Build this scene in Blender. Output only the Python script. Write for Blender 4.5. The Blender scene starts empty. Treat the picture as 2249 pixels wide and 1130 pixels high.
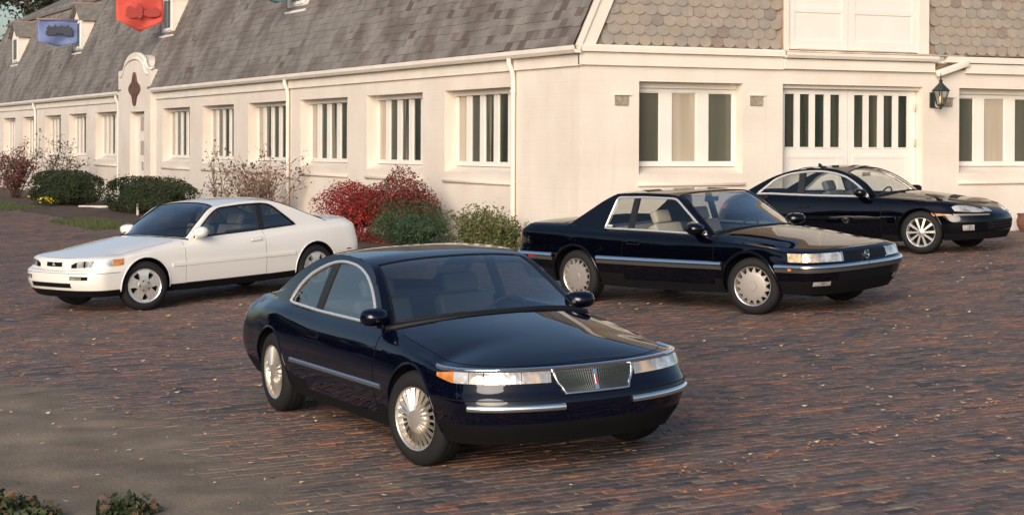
import bpy, bmesh, math, random
import numpy as np
from mathutils import Vector, Matrix, Quaternion
random.seed(7); RNG = np.random.default_rng(7)
scene = bpy.context.scene
COL = scene.collection
PI = math.pi
# ------------------------------------------------------------------ camera
# building frame: x along the gable facade, y along the stable wing, z up
CAM = Vector((-14.461, -27.594, 1.930))
B = np.array([.90206, .43162]); A = np.array([-.43162, .90206])
F_PX, PPY, PITCH, ROLL = 4124.57, 338.14, .004156, -.004
def build_camera():
    fw = Vector((A[1] * 0 + B[1], A[1], 0)).normalized()
    fw = Vector((B[1], A[1], 0)); rt = Vector((B[0], A[0], 0)); up = Vector((0, 0, 1))
    f2 = fw * math.cos(PITCH) - up * math.sin(PITCH)
    u2 = fw * math.sin(PITCH) + up * math.cos(PITCH)
    r3 = rt * math.cos(ROLL) - u2 * math.sin(ROLL)
    u3 = rt * math.sin(ROLL) + u2 * math.cos(ROLL)
    cd = bpy.data.cameras.new('camera'); co = bpy.data.objects.new('camera', cd); COL.objects.link(co)
    m = Matrix((r3, u3, -f2)).transposed().to_4x4(); m.translation = CAM
    co.matrix_world = m
    cd.sensor_width = 36; cd.sensor_fit = 'HORIZONTAL'; cd.lens = F_PX * 36 / 2249
    cd.shift_y = -(565 - PPY) / 2249; cd.clip_end = 2000; cd.clip_start = .1
    scene.camera = co
build_camera()
# ------------------------------------------------------------------ light
SUN_AZ = math.radians(224)      # compass angle in the building frame, measured from +x
SUN_EL = math.radians(20)
world = bpy.data.worlds.new('World'); scene.world = world; world.use_nodes = True
nt = world.node_tree; nt.nodes.clear()
sky = nt.nodes.new('ShaderNodeTexSky'); sky.sky_type = 'NISHITA'; sky.sun_disc = False
sky.sun_elevation = SUN_EL; sky.sun_rotation = PI / 2 - SUN_AZ
sky.air_density = 1.0; sky.dust_density = 2.5; sky.ozone_density = 1.6
bg = nt.nodes.new('ShaderNodeBackground'); bg.inputs['Strength'].default_value = .10
wo = nt.nodes.new('ShaderNodeOutputWorld')
nt.links.new(sky.outputs[0], bg.inputs[0]); nt.links.new(bg.outputs[0], wo.inputs[0])
sl = bpy.data.lights.new('sun', 'SUN'); sl.energy = 2.1; sl.angle = math.radians(40); sl.color = (1.0, .885, .785)
so = bpy.data.objects.new('sun', sl); COL.objects.link(so)
sd = Vector((math.cos(SUN_AZ) * math.cos(SUN_EL), math.sin(SUN_AZ) * math.cos(SUN_EL), math.sin(SUN_EL)))
so.rotation_euler = sd.to_track_quat('Z', 'Y').to_euler(); so.location = sd * 60
scene.view_settings.view_transform = 'Standard'; scene.view_settings.look = 'None'
scene.view_settings.exposure = 0.60; scene.view_settings.gamma = 1
scene.render.engine = 'CYCLES'
# ------------------------------------------------------------------ materials
MATS = {}
def nodes_of(name):
    m = bpy.data.materials.new(name); m.use_nodes = True
    t = m.node_tree; b = t.nodes['Principled BSDF']; MATS[name] = m
    return m, t, b
def mat(name, col, rough=.6, metal=0, coat=0, spec=.5, noise=None, bump=None, ior=1.5):
    if name in MATS: return MATS[name]
    m, t, b = nodes_of(name)
    b.inputs['Base Color'].default_value = (*col, 1); b.inputs['Roughness'].default_value = rough
    b.inputs['Metallic'].default_value = metal; b.inputs['Coat Weight'].default_value = coat
    b.inputs['Coat Roughness'].default_value = .02; b.inputs['Specular IOR Level'].default_value = spec
    tc = t.nodes.new('ShaderNodeTexCoord')
    if noise:
        sc, amt = noise
        n = t.nodes.new('ShaderNodeTexNoise'); n.inputs['Scale'].default_value = sc; n.inputs['Detail'].default_value = 6
        t.links.new(tc.outputs['Object'], n.inputs['Vector'])
        r = t.nodes.new('ShaderNodeMapRange'); r.inputs[1].default_value = .3; r.inputs[2].default_value = .7
        r.inputs[3].default_value = 1 - amt; r.inputs[4].default_value = 1 + amt
        t.links.new(n.outputs[0], r.inputs[0])
        v = t.nodes.new('ShaderNodeVectorMath'); v.operation = 'SCALE'; v.inputs[0].default_value = col
        t.links.new(r.outputs[0], v.inputs['Scale']); t.links.new(v.outputs[0], b.inputs['Base Color'])
    if bump:
        sc, st = bump
        n = t.nodes.new('ShaderNodeTexNoise'); n.inputs['Scale'].default_value = sc; n.inputs['Detail'].default_value = 5
        t.links.new(tc.outputs['Object'], n.inputs['Vector'])
        bp = t.nodes.new('ShaderNodeBump'); bp.inputs['Strength'].default_value = st; bp.inputs['Distance'].default_value = .02
        t.links.new(n.outputs[0], bp.inputs['Height']); t.links.new(bp.outputs[0], b.inputs['Normal'])
    return m
def ramp_mat(name, cols, source, rough=.8, var=(2.0, .25), bump=None, patch=None, dust=None):
    """colour picked per piece: source 'object' = Object Info random, else a face attribute of that name"""
    if name in MATS: return MATS[name]
    m, t, b = nodes_of(name)
    if source == 'object':
        s = t.nodes.new('ShaderNodeObjectInfo'); so_ = s.outputs['Random']
    else:
        s = t.nodes.new('ShaderNodeAttribute'); s.attribute_name = source; so_ = s.outputs['Fac']
    r = t.nodes.new('ShaderNodeValToRGB'); r.color_ramp.interpolation = 'LINEAR'
    el = r.color_ramp.elements
    while len(el) < len(cols): el.new(.5)
    for i, (p, c) in enumerate(cols): el[i].position = p; el[i].color = (*c, 1)
    t.links.new(so_, r.inputs[0])
    g = t.nodes.new('ShaderNodeNewGeometry')
    n = t.nodes.new('ShaderNodeTexNoise'); n.inputs['Scale'].default_value = var[0]; n.inputs['Detail'].default_value = 8
    n.inputs['Roughness'].default_value = .65
    t.links.new(g.outputs['Position'], n.inputs['Vector'])
    mr = t.nodes.new('ShaderNodeMapRange'); mr.inputs[1].default_value = .3; mr.inputs[2].default_value = .7
    mr.inputs[3].default_value = 1 - var[1]; mr.inputs[4].default_value = 1 + var[1]
    t.links.new(n.outputs[0], mr.inputs[0])
    v = t.nodes.new('ShaderNodeVectorMath'); v.operation = 'SCALE'
    t.links.new(r.outputs[0], v.inputs[0]); t.links.new(mr.outputs[0], v.inputs['Scale'])
    out = v.outputs[0]
    if patch:      # broad weathering: (scale, colour, low, high)
        n3 = t.nodes.new('ShaderNodeTexNoise'); n3.inputs['Scale'].default_value = patch[0]; n3.inputs['Detail'].default_value = 5
        t.links.new(g.outputs['Position'], n3.inputs['Vector'])
        m3 = t.nodes.new('ShaderNodeMapRange'); m3.inputs[1].default_value = patch[2]; m3.inputs[2].default_value = patch[3]; m3.inputs[4].default_value = patch[4]; t.links.new(n3.outputs[0], m3.inputs[0])
        mx = t.nodes.new('ShaderNodeMix'); mx.data_type = 'RGBA'; t.links.new(m3.outputs[0], mx.inputs[0]); t.links.new(out, mx.inputs[6]); mx.inputs[7].default_value = (*patch[1], 1); out = mx.outputs[2]
    if dust:       # sand trodden into the surface round one place: (x, y, rx, ry, colour)
        mp = t.nodes.new('ShaderNodeMapping'); mp.vector_type = 'POINT'; mp.inputs['Location'].default_value = (-dust[0] / dust[2], -dust[1] / dust[3], 0); mp.inputs['Scale'].default_value = (1 / dust[2], 1 / dust[3], 0)
        t.links.new(g.outputs['Position'], mp.inputs['Vector']); ln = t.nodes.new('ShaderNodeVectorMath'); ln.operation = 'LENGTH'; t.links.new(mp.outputs[0], ln.inputs[0])
        n4 = t.nodes.new('ShaderNodeTexNoise'); n4.inputs['Scale'].default_value = 2.4; n4.inputs['Detail'].default_value = 8; n4.inputs['Roughness'].default_value = .7; t.links.new(g.outputs['Position'], n4.inputs['Vector'])
        ad = t.nodes.new('ShaderNodeMath'); ad.operation = 'MULTIPLY_ADD'; ad.inputs[1].default_value = 1.1; t.links.new(n4.outputs[0], ad.inputs[0]); t.links.new(ln.outputs['Value'], ad.inputs[2])
        m4 = t.nodes.new('ShaderNodeMapRange'); m4.inputs[1].default_value = 1.30; m4.inputs[2].default_value = 1.85; m4.inputs[3].default_value = .92; m4.inputs[4].default_value = 0; t.links.new(ad.outputs[0], m4.inputs[0])
        mx = t.nodes.new('ShaderNodeMix'); mx.data_type = 'RGBA'; t.links.new(m4.outputs[0], mx.inputs[0]); t.links.new(out, mx.inputs[6]); mx.inputs[7].default_value = (*dust[4], 1); out = mx.outputs[2]
    t.links.new(out, b.inputs['Base Color'])
    b.inputs['Roughness'].default_value = rough
    if bump:
        n2 = t.nodes.new('ShaderNodeTexNoise'); n2.inputs['Scale'].default_value = bump[0]; n2.inputs['Detail'].default_value = 4
        t.links.new(g.outputs['Position'], n2.inputs['Vector'])
        bp = t.nodes.new('ShaderNodeBump'); bp.inputs['Strength'].default_value = bump[1]; bp.inputs['Distance'].default_value = .01
        t.links.new(n2.outputs[0], bp.inputs['Height']); t.links.new(bp.outputs[0], b.inputs['Normal'])
    return m
def glass(name, tint, gloss=1.0, f0=.05):
    if name in MATS: return MATS[name]
    m = bpy.data.materials.new(name); m.use_nodes = True; MATS[name] = m
    t = m.node_tree; t.nodes.clear()
    tr = t.nodes.new('ShaderNodeBsdfTransparent'); tr.inputs[0].default_value = (*tint, 1)
    gl = t.nodes.new('ShaderNodeBsdfGlossy'); gl.inputs['Roughness'].default_value = .01
    gl.inputs[0].default_value = (gloss, gloss, gloss, 1)
    # Schlick reflectance from the angle of incidence, the same from both sides of the pane
    g = t.nodes.new('ShaderNodeNewGeometry'); dp = t.nodes.new('ShaderNodeVectorMath'); dp.operation = 'DOT_PRODUCT'
    t.links.new(g.outputs['Normal'], dp.inputs[0]); t.links.new(g.outputs['Incoming'], dp.inputs[1])
    def mth(op, a, b=None, c=None):
        n = t.nodes.new('ShaderNodeMath'); n.operation = op
        for k, v in enumerate((a, b, c)):
            if v is None: continue
            if isinstance(v, (int, float)): n.inputs[k].default_value = v
            else: t.links.new(v, n.inputs[k])
        return n.outputs[0]
    fac = mth('MULTIPLY_ADD', mth('POWER', mth('SUBTRACT', 1.0, mth('ABSOLUTE', dp.outputs['Value'])), 5.0), .90, f0)
    mx = t.nodes.new('ShaderNodeMixShader'); o = t.nodes.new('ShaderNodeOutputMaterial')
    t.links.new(fac, mx.inputs[0]); t.links.new(tr.outputs[0], mx.inputs[1]); t.links.new(gl.outputs[0], mx.inputs[2])
    t.links.new(mx.outputs[0], o.inputs[0])
    return m
M_NAVY = mat('paint_navy', (.0016, .0022, .0085), .4, 0, 1, .0)
M_BLACK = mat('paint_black', (.0010, .0013, .0036), .4, 0, 1, .0)
M_BLACK2 = mat('paint_blue_black', (.0010, .0014, .0034), .4, 0, 1, .0)
M_WHITE = mat('paint_white', (.82, .785, .735), .35, 0, 1, .5)
M_CHROME = mat('chrome', (.90, .90, .90), .09, 1)
M_BRIGHT = mat('bright_trim', (.93, .93, .92), .24, .7)
M_ALLOY = mat('alloy', (.62, .58, .52), .30, .75)
M_SATIN = mat('alloy_satin', (.46, .42, .39), .42, .6)
M_DARK = mat('dark_void', (.004, .004, .005), .8, spec=.2)
M_RUBBER = mat('rubber', (.012, .012, .013), .75, spec=.3)
M_PLAST = mat('black_plastic', (.012, .012, .014), .45)
M_GASKET = mat('gasket', (.006, .006, .007), .6, spec=.3)
M_AMBER = mat('amber_lens', (.62, .22, .05), .2, 0, 1, noise=(18, .35))
M_RED = mat('red_lens', (.35, .015, .015), .15, 0, 1)
M_LAMPW = mat('lamp_reflector', (.88, .85, .80), .16, .55, 1)
def lamp_flutes(m, sc=26, st=.16):
    """pressed-glass pattern behind the clear cover"""
    t = m.node_tree; b = t.nodes['Principled BSDF']; tc = t.nodes.new('ShaderNodeTexCoord'); v = t.nodes.new('ShaderNodeTexVoronoi'); v.inputs['Scale'].default_value = sc
    t.links.new(tc.outputs['Object'], v.inputs['Vector']); bp = t.nodes.new('ShaderNodeBump'); bp.inputs['Strength'].default_value = st; bp.inputs['Distance'].default_value = .02
    t.links.new(v.outputs['Distance'], bp.inputs['Height']); t.links.new(bp.outputs[0], b.inputs['Normal'])
    r = t.nodes.new('ShaderNodeValToRGB'); r.color_ramp.elements[0].color = (.42, .41, .39, 1); r.color_ramp.elements[0].position = .38; r.color_ramp.elements[1].color = (*b.inputs['Base Color'].default_value[:3], 1); r.color_ramp.elements[1].position = .6
    n = t.nodes.new('ShaderNodeTexNoise'); n.inputs['Scale'].default_value = 9; t.links.new(tc.outputs['Object'], n.inputs['Vector']); t.links.new(n.outputs[0], r.inputs[0]); t.links.new(r.outputs[0], b.inputs['Base Color'])
lamp_flutes(M_LAMPW)
M_LENS = glass('lamp_lens', (.92, .92, .92))
M_CARGLASS = glass('car_glass', (.52, .57, .59), 1, .21)
M_CARGLASSD = glass('car_glass_dark', (.40, .44, .46), 1, .17)
M_CARGLASSC = glass('car_glass_clear', (.80, .82, .80), 1, .07)
M_CREAMSEAT = mat('seat_cream', (.52, .46, .37), .6, bump=(30, .1))
M_GREYSEAT = mat('seat_grey', (.12, .13, .145), .6, bump=(30, .1))
M_DARKINT = mat('interior_dark', (.030, .032, .036), .7)
M_GREYINT = mat('interior_grey', (.10, .105, .115), .7)
# ------------------------------------------------------------------ mesh helpers
def link(o, parent=None):
    COL.objects.link(o)
    if parent is not None: o.parent = parent
    return o
def mk(name, verts, faces, mats, parent=None, smooth=False, idx=None, angle=None):
    me = bpy.data.meshes.new(name)
    me.from_pydata([tuple(v) for v in verts], [], [tuple(f) for f in faces])
    if not isinstance(mats, (list, tuple)): mats = [mats]
    for m in mats: me.materials.append(m)
    if idx is not None: me.polygons.foreach_set('material_index', np.array(idx, dtype=np.int32))
    if smooth:
        me.polygons.foreach_set('use_smooth', [True] * len(me.polygons))
        if angle: me.set_sharp_from_angle(angle=math.radians(angle))
    me.update()
    return link(bpy.data.objects.new(name, me), parent)
class MB:
    def __init__(s): s.v = []; s.f = []; s.i = []
    def add(s, v, f, i=0):
        b = len(s.v); s.v += [tuple(p) for p in v]; s.f += [tuple(b + k for k in q) for q in f]; s.i += [i] * len(f); return s
    def box(s, x0, x1, y0, y1, z0, z1, i=0, M=None):
        v = [(x0, y0, z0), (x1, y0, z0), (x1, y1, z0), (x0, y1, z0), (x0, y0, z1), (x1, y0, z1), (x1, y1, z1), (x0, y1, z1)]
        if M is not None: v = [tuple(M @ Vector(p)) for p in v]
        return s.add(v, [(3, 2, 1, 0), (4, 5, 6, 7), (0, 1, 5, 4), (1, 2, 6, 5), (2, 3, 7, 6), (3, 0, 4, 7)], i)
    def hexa(s, v, i=0):
        return s.add(v, [(3, 2, 1, 0), (4, 5, 6, 7), (0, 1, 5, 4), (1, 2, 6, 5), (2, 3, 7, 6), (3, 0, 4, 7)], i)
    def prism(s, poly, ax, a, b, i=0):
        """extrude a 2-D polygon along axis ax (0,1,2) from a to b"""
        n = len(poly)
        def p3(p, t):
            q = [p[0], p[1]]; q.insert(ax, t); return tuple(q)
        v = [p3(p, a) for p in poly] + [p3(p, b) for p in poly]
        f = [tuple(range(n - 1, -1, -1)), tuple(range(n, 2 * n))] + [(k, (k + 1) % n, n + (k + 1) % n, n + k) for k in range(n)]
        return s.add(v, f, i)
    def tube(s, pts, r, n=6, i=0, closed=False, caps=True):
        pts = [Vector(p) for p in pts]; m = len(pts); rs = r if isinstance(r, (list, tuple)) else [r] * m
        v = []; f = []; ref = None
        for k in range(m):
            if closed: t = pts[(k + 1) % m] - pts[k - 1]
            else: t = pts[min(k + 1, m - 1)] - pts[max(k - 1, 0)]
            if t.length < 1e-9: t = Vector((0, 0, 1))
            t.normalize()
            if ref is None: ref = Vector((0, 0, 1)) if abs(t.z) < .9 else Vector((1, 0, 0))
            a = t.cross(ref)
            if a.length < 1e-6: a = t.cross(Vector((1, .3, 0)))
            a.normalize(); b = t.cross(a); ref = -b if False else ref
            for q in range(n):
                an = 2 * PI * q / n; v.append(pts[k] + a * (math.cos(an) * rs[k]) + b * (math.sin(an) * rs[k]))
        for k in range(m if closed else m - 1):
            k2 = (k + 1) % m
            for q in range(n): f.append((k * n + q, k * n + (q + 1) % n, k2 * n + (q + 1) % n, k2 * n + q))
        if caps and not closed: f.append(tuple(range(n - 1, -1, -1))); f.append(tuple((m - 1) * n + q for q in range(n)))
        return s.add(v, f, i)
    def lathe(s, prof, n=32, axis='y', i=0, c=(0, 0, 0), closed=False):
        """prof: (radius, along) pairs turned round the axis"""
        v = []; f = []; m = len(prof)
        for r, a in prof:
            for q in range(n):
                t = 2 * PI * q / n; u, w = r * math.cos(t), r * math.sin(t)
                p = (u, a, w) if axis == 'y' else ((u, w, a) if axis == 'z' else (a, u, w))
                v.append((p[0] + c[0], p[1] + c[1], p[2] + c[2]))
        for k in range(m if closed else m - 1):
            k2 = (k + 1) % m
            for q in range(n): f.append((k * n + q, k2 * n + q, k2 * n + (q + 1) % n, k * n + (q + 1) % n))
        return s.add(v, f, i)
    def build(s, name, mats, parent=None, smooth=False, angle=None):
        return mk(name, s.v, s.f, mats, parent, smooth, s.i, angle)
def fix_normals(o):
    bm = bmesh.new(); bm.from_mesh(o.data); bmesh.ops.recalc_face_normals(bm, faces=bm.faces); bm.to_mesh(o.data); bm.free(); return o
def bevel(o, w, seg=2, angle=40):
    bm = bmesh.new(); bm.from_mesh(o.data)
    bmesh.ops.recalc_face_normals(bm, faces=bm.faces)
    ed = [e for e in bm.edges if len(e.link_faces) == 2 and e.calc_face_angle(0) > math.radians(angle)]
    bmesh.ops.bevel(bm, geom=ed, offset=w, segments=seg, affect='EDGES', profile=.6, clamp_overlap=True)
    bm.to_mesh(o.data); bm.free()
    o.data.polygons.foreach_set('use_smooth', [True] * len(o.data.polygons)); o.data.set_sharp_from_angle(angle=math.radians(50))
    return o
def empty(name, loc=(0, 0, 0), parent=None, rz=0):
    o = bpy.data.objects.new(name, None); o.location = loc; o.rotation_euler = (0, 0, rz); o.empty_display_size = .2
    return link(o, parent)
def tag(o, label=None, cat=None, group=None, kind=None):
    if label: o['label'] = label
    if cat: o['category'] = cat
    if group: o['group'] = group
    if kind: o['kind'] = kind
    return o
# ------------------------------------------------------------------ ground shape
G0, GX, GY = .16738, .04286, .0020
def sstep(t):
    t = np.clip(t, 0, 1); return t * t * (3 - 2 * t)
def gz(x, y):
    x = np.asarray(x, float); y = np.asarray(y, float)
    z = G0 + GX * np.clip(x, -22, 14) + GY * np.clip(y, -40, 60)
    dx = np.where(y > 0, -x, np.where(x < 0, np.hypot(x, y), -y))
    return z - .16 * (1 - sstep(dx / 3.2))
def gzf(x, y): return float(gz(x, y))
def to_px(P):
    """project world points to the photograph's pixels; only used to decide which pieces are near enough to build singly"""
    P = np.atleast_2d(np.asarray(P, float)); q = P - np.array(CAM)
    Z = q[:, 2]; X, Y = q[:, 0] * B[0] + q[:, 1] * A[0], q[:, 0] * B[1] + q[:, 1] * A[1]
    return np.stack([1124.5 + F_PX * X / Y, 321 - F_PX * Z / Y], 1), Y
# ================================================================== setting
def wall_material():
    m, t, b = nodes_of('painted_masonry'); g = t.nodes.new('ShaderNodeNewGeometry')
    # world position turned so that courses run level on both walls
    sp_ = t.nodes.new('ShaderNodeSeparateXYZ'); t.links.new(g.outputs['Position'], sp_.inputs[0])
    ad = t.nodes.new('ShaderNodeMath'); ad.operation = 'ADD'; t.links.new(sp_.outputs[0], ad.inputs[0]); t.links.new(sp_.outputs[1], ad.inputs[1])
    cb = t.nodes.new('ShaderNodeCombineXYZ'); t.links.new(ad.outputs[0], cb.inputs[0]); t.links.new(sp_.outputs[2], cb.inputs[1])
    br = t.nodes.new('ShaderNodeTexBrick'); br.inputs['Scale'].default_value = 1; br.inputs['Brick Width'].default_value = .40; br.inputs['Row Height'].default_value = .20
    br.inputs['Mortar Size'].default_value = .012; br.inputs['Mortar Smooth'].default_value = .8
    t.links.new(cb.outputs[0], br.inputs['Vector'])
    n = t.nodes.new('ShaderNodeTexNoise'); n.inputs['Scale'].default_value = .9; n.inputs['Detail'].default_value = 7; t.links.new(g.outputs['Position'], n.inputs['Vector'])
    r = t.nodes.new('ShaderNodeValToRGB'); r.color_ramp.elements[0].position = .30; r.color_ramp.elements[0].color = (.70, .615, .525, 1); r.color_ramp.elements[1].position = .62; r.color_ramp.elements[1].color = (.775, .700, .615, 1)
    t.links.new(n.outputs[0], r.inputs[0]); b.inputs['Roughness'].default_value = .75
    ms = t.nodes.new('ShaderNodeMapping'); ms.inputs['Scale'].default_value = (3.2, 3.2, .22); t.links.new(g.outputs['Position'], ms.inputs[0]); n5 = t.nodes.new('ShaderNodeTexNoise'); n5.inputs['Scale'].default_value = 1.6; n5.inputs['Detail'].default_value = 7; n5.inputs['Roughness'].default_value = .7; t.links.new(ms.outputs[0], n5.inputs['Vector'])
    m5 = t.nodes.new('ShaderNodeMapRange'); m5.inputs[1].default_value = .56; m5.inputs[2].default_value = .80; m5.inputs[4].default_value = .45; t.links.new(n5.outputs[0], m5.inputs[0])
    x5 = t.nodes.new('ShaderNodeMix'); x5.data_type = 'RGBA'; t.links.new(m5.outputs[0], x5.inputs[0]); t.links.new(r.outputs[0], x5.inputs[6]); x5.inputs[7].default_value = (.58, .48, .38, 1); t.links.new(x5.outputs[2], b.inputs['Base Color'])
    n2 = t.nodes.new('ShaderNodeTexNoise'); n2.inputs['Scale'].default_value = 25; n2.inputs['Detail'].default_value = 4; t.links.new(g.outputs['Position'], n2.inputs['Vector'])
    mx = t.nodes.new('ShaderNodeMath'); mx.operation = 'MULTIPLY_ADD'; mx.inputs[1].default_value = -1.0; t.links.new(br.outputs['Fac'], mx.inputs[0]); t.links.new(n2.outputs[0], mx.inputs[2])
    bp = t.nodes.new('ShaderNodeBump'); bp.inputs['Strength'].default_value = .16; bp.inputs['Distance'].default_value = .012; t.links.new(mx.outputs[0], bp.inputs['Height']); t.links.new(bp.outputs[0], b.inputs['Normal'])
    return m
M_WALL = wall_material()
M_TRIM = mat('cream_trim', (.785, .715, .625), .6, noise=(1.5, .06))
M_FRAME = mat('window_white', (.80, .755, .69), .5, noise=(2, .04))
def pane_mat(name, dark, light, lo, hi):
    m, t, b = nodes_of(name); g = t.nodes.new('ShaderNodeNewGeometry'); mp = t.nodes.new('ShaderNodeMapping'); mp.inputs['Scale'].default_value = (5, 5, .25); t.links.new(g.outputs['Position'], mp.inputs[0])
    n = t.nodes.new('ShaderNodeTexNoise'); n.inputs['Scale'].default_value = 1; n.inputs['Detail'].default_value = 4; t.links.new(mp.outputs[0], n.inputs['Vector'])
    r = t.nodes.new('ShaderNodeValToRGB'); r.color_ramp.elements[0].position = lo; r.color_ramp.elements[0].color = (*dark, 1); r.color_ramp.elements[1].position = hi; r.color_ramp.elements[1].color = (*light, 1)
    t.links.new(n.outputs[0], r.inputs[0]); t.links.new(r.outputs[0], b.inputs['Base Color']); b.inputs['Roughness'].default_value = .06; b.inputs['Specular IOR Level'].default_value = .65
    return m
M_PDARK = pane_mat('pane_dark', (.016, .024, .020), (.085, .085, .060), .42, .75)
M_PGREY = pane_mat('pane_blind_grey', (.075, .080, .064), (.125, .120, .092), .3, .8)
M_PTAN = pane_mat('pane_curtain', (.36, .30, .225), (.50, .43, .33), .3, .7)
M_PMIX = pane_mat('pane_half_curtain', (.03, .04, .033), (.26, .22, .16), .46, .54)
M_GROUT = mat('joint_soil', (.095, .080, .074), .95, noise=(3, .3))
M_SOIL = mat('bed_soil', (.085, .055, .040), .95, noise=(6, .4), bump=(18, .6))
BRICK = [(0, (.042, .041, .044)), (.16, (.070, .062, .062)), (.30, (.112, .082, .074)), (.45, (.150, .092, .073)), (.60, (.110, .088, .080)), (.74, (.190, .096, .066)), (.88, (.240, .112, .070)), (.95, (.20, .155, .11)), (1, (.088, .080, .082))]
M_BRICKA = ramp_mat('paving_brick', BRICK, 'bc', .75, (15, .55), (60, .4), patch=(1.1, (.125, .095, .080), .46, .72, .40), dust=(-12.5, -14.3, 2.25, 4.6, (.190, .146, .102)))
M_BRICKO = ramp_mat('paving_brick_single', BRICK, 'object', .75, (15, .55), (60, .4), patch=(1.1, (.125, .095, .080), .46, .72, .40), dust=(-12.5, -14.3, 2.25, 4.6, (.190, .146, .102)))
SLATE = [(0, (.180, .160, .145)), (.5, (.225, .203, .180)), (.80, (.200, .182, .165)), (.88, (.130, .105, .090)), (.96, (.10, .078, .066)), (1, (.18, .125, .11))]
M_SLATEA = ramp_mat('roof_slate', SLATE, 'bc', .8, (2.2, .20), (40, .4), patch=(1.0, (.105, .082, .066), .46, .62, .70))
M_SLATEO = ramp_mat('roof_slate_single', SLATE, 'object', .8, (2.2, .20), (40, .4), patch=(1.0, (.105, .082, .066), .46, .62, .70))
SHING = [(0, (.31, .26, .21)), (.4, (.35, .295, .24)), (.7, (.33, .28, .235)), (.86, (.29, .265, .23)), (.92, (.25, .18, .15)), (.96, (.24, .235, .215)), (1, (.34, .285, .235))]
M_SHING = ramp_mat('gable_shingle', SHING, 'object', .85, (5, .14), (50, .4))
# ---- ground sheet, wide enough for the horizon
gx_ = np.concatenate([[-600, -250, -100, -50], np.linspace(-30, 16, 93), [30, 60, 150, 600]]); gy_ = np.concatenate([[-600, -250, -100, -60], np.linspace(-32, 62, 141), [80, 120, 250, 600]])
XX, YY = np.meshgrid(gx_, gy_); ZZ = gz(XX, YY) - .008; n_ = len(gx_)
tag(mk('ground', np.stack([XX.ravel(), YY.ravel(), ZZ.ravel()], 1), [(j * n_ + i, j * n_ + i + 1, (j + 1) * n_ + i + 1, (j + 1) * n_ + i) for j in range(len(gy_) - 1) for i in range(n_ - 1)], M_GROUT, None, True), kind='structure')
def bed_edge(y): return -(2.1 + 1.9 * float(sstep((y - 8) / 7.)))
def dirt_edge(y): return float(np.interp(y, [-24, -18, -16.2, -14, -11.1, -9.4, -8.2, -7.4], [-11.2, -10.95, -10.80, -10.62, -10.85, -11.35, -12.4, -14.5])) + .22 * math.sin(y * 2.3) + .12 * math.sin(y * 5.1 + 1)
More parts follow.
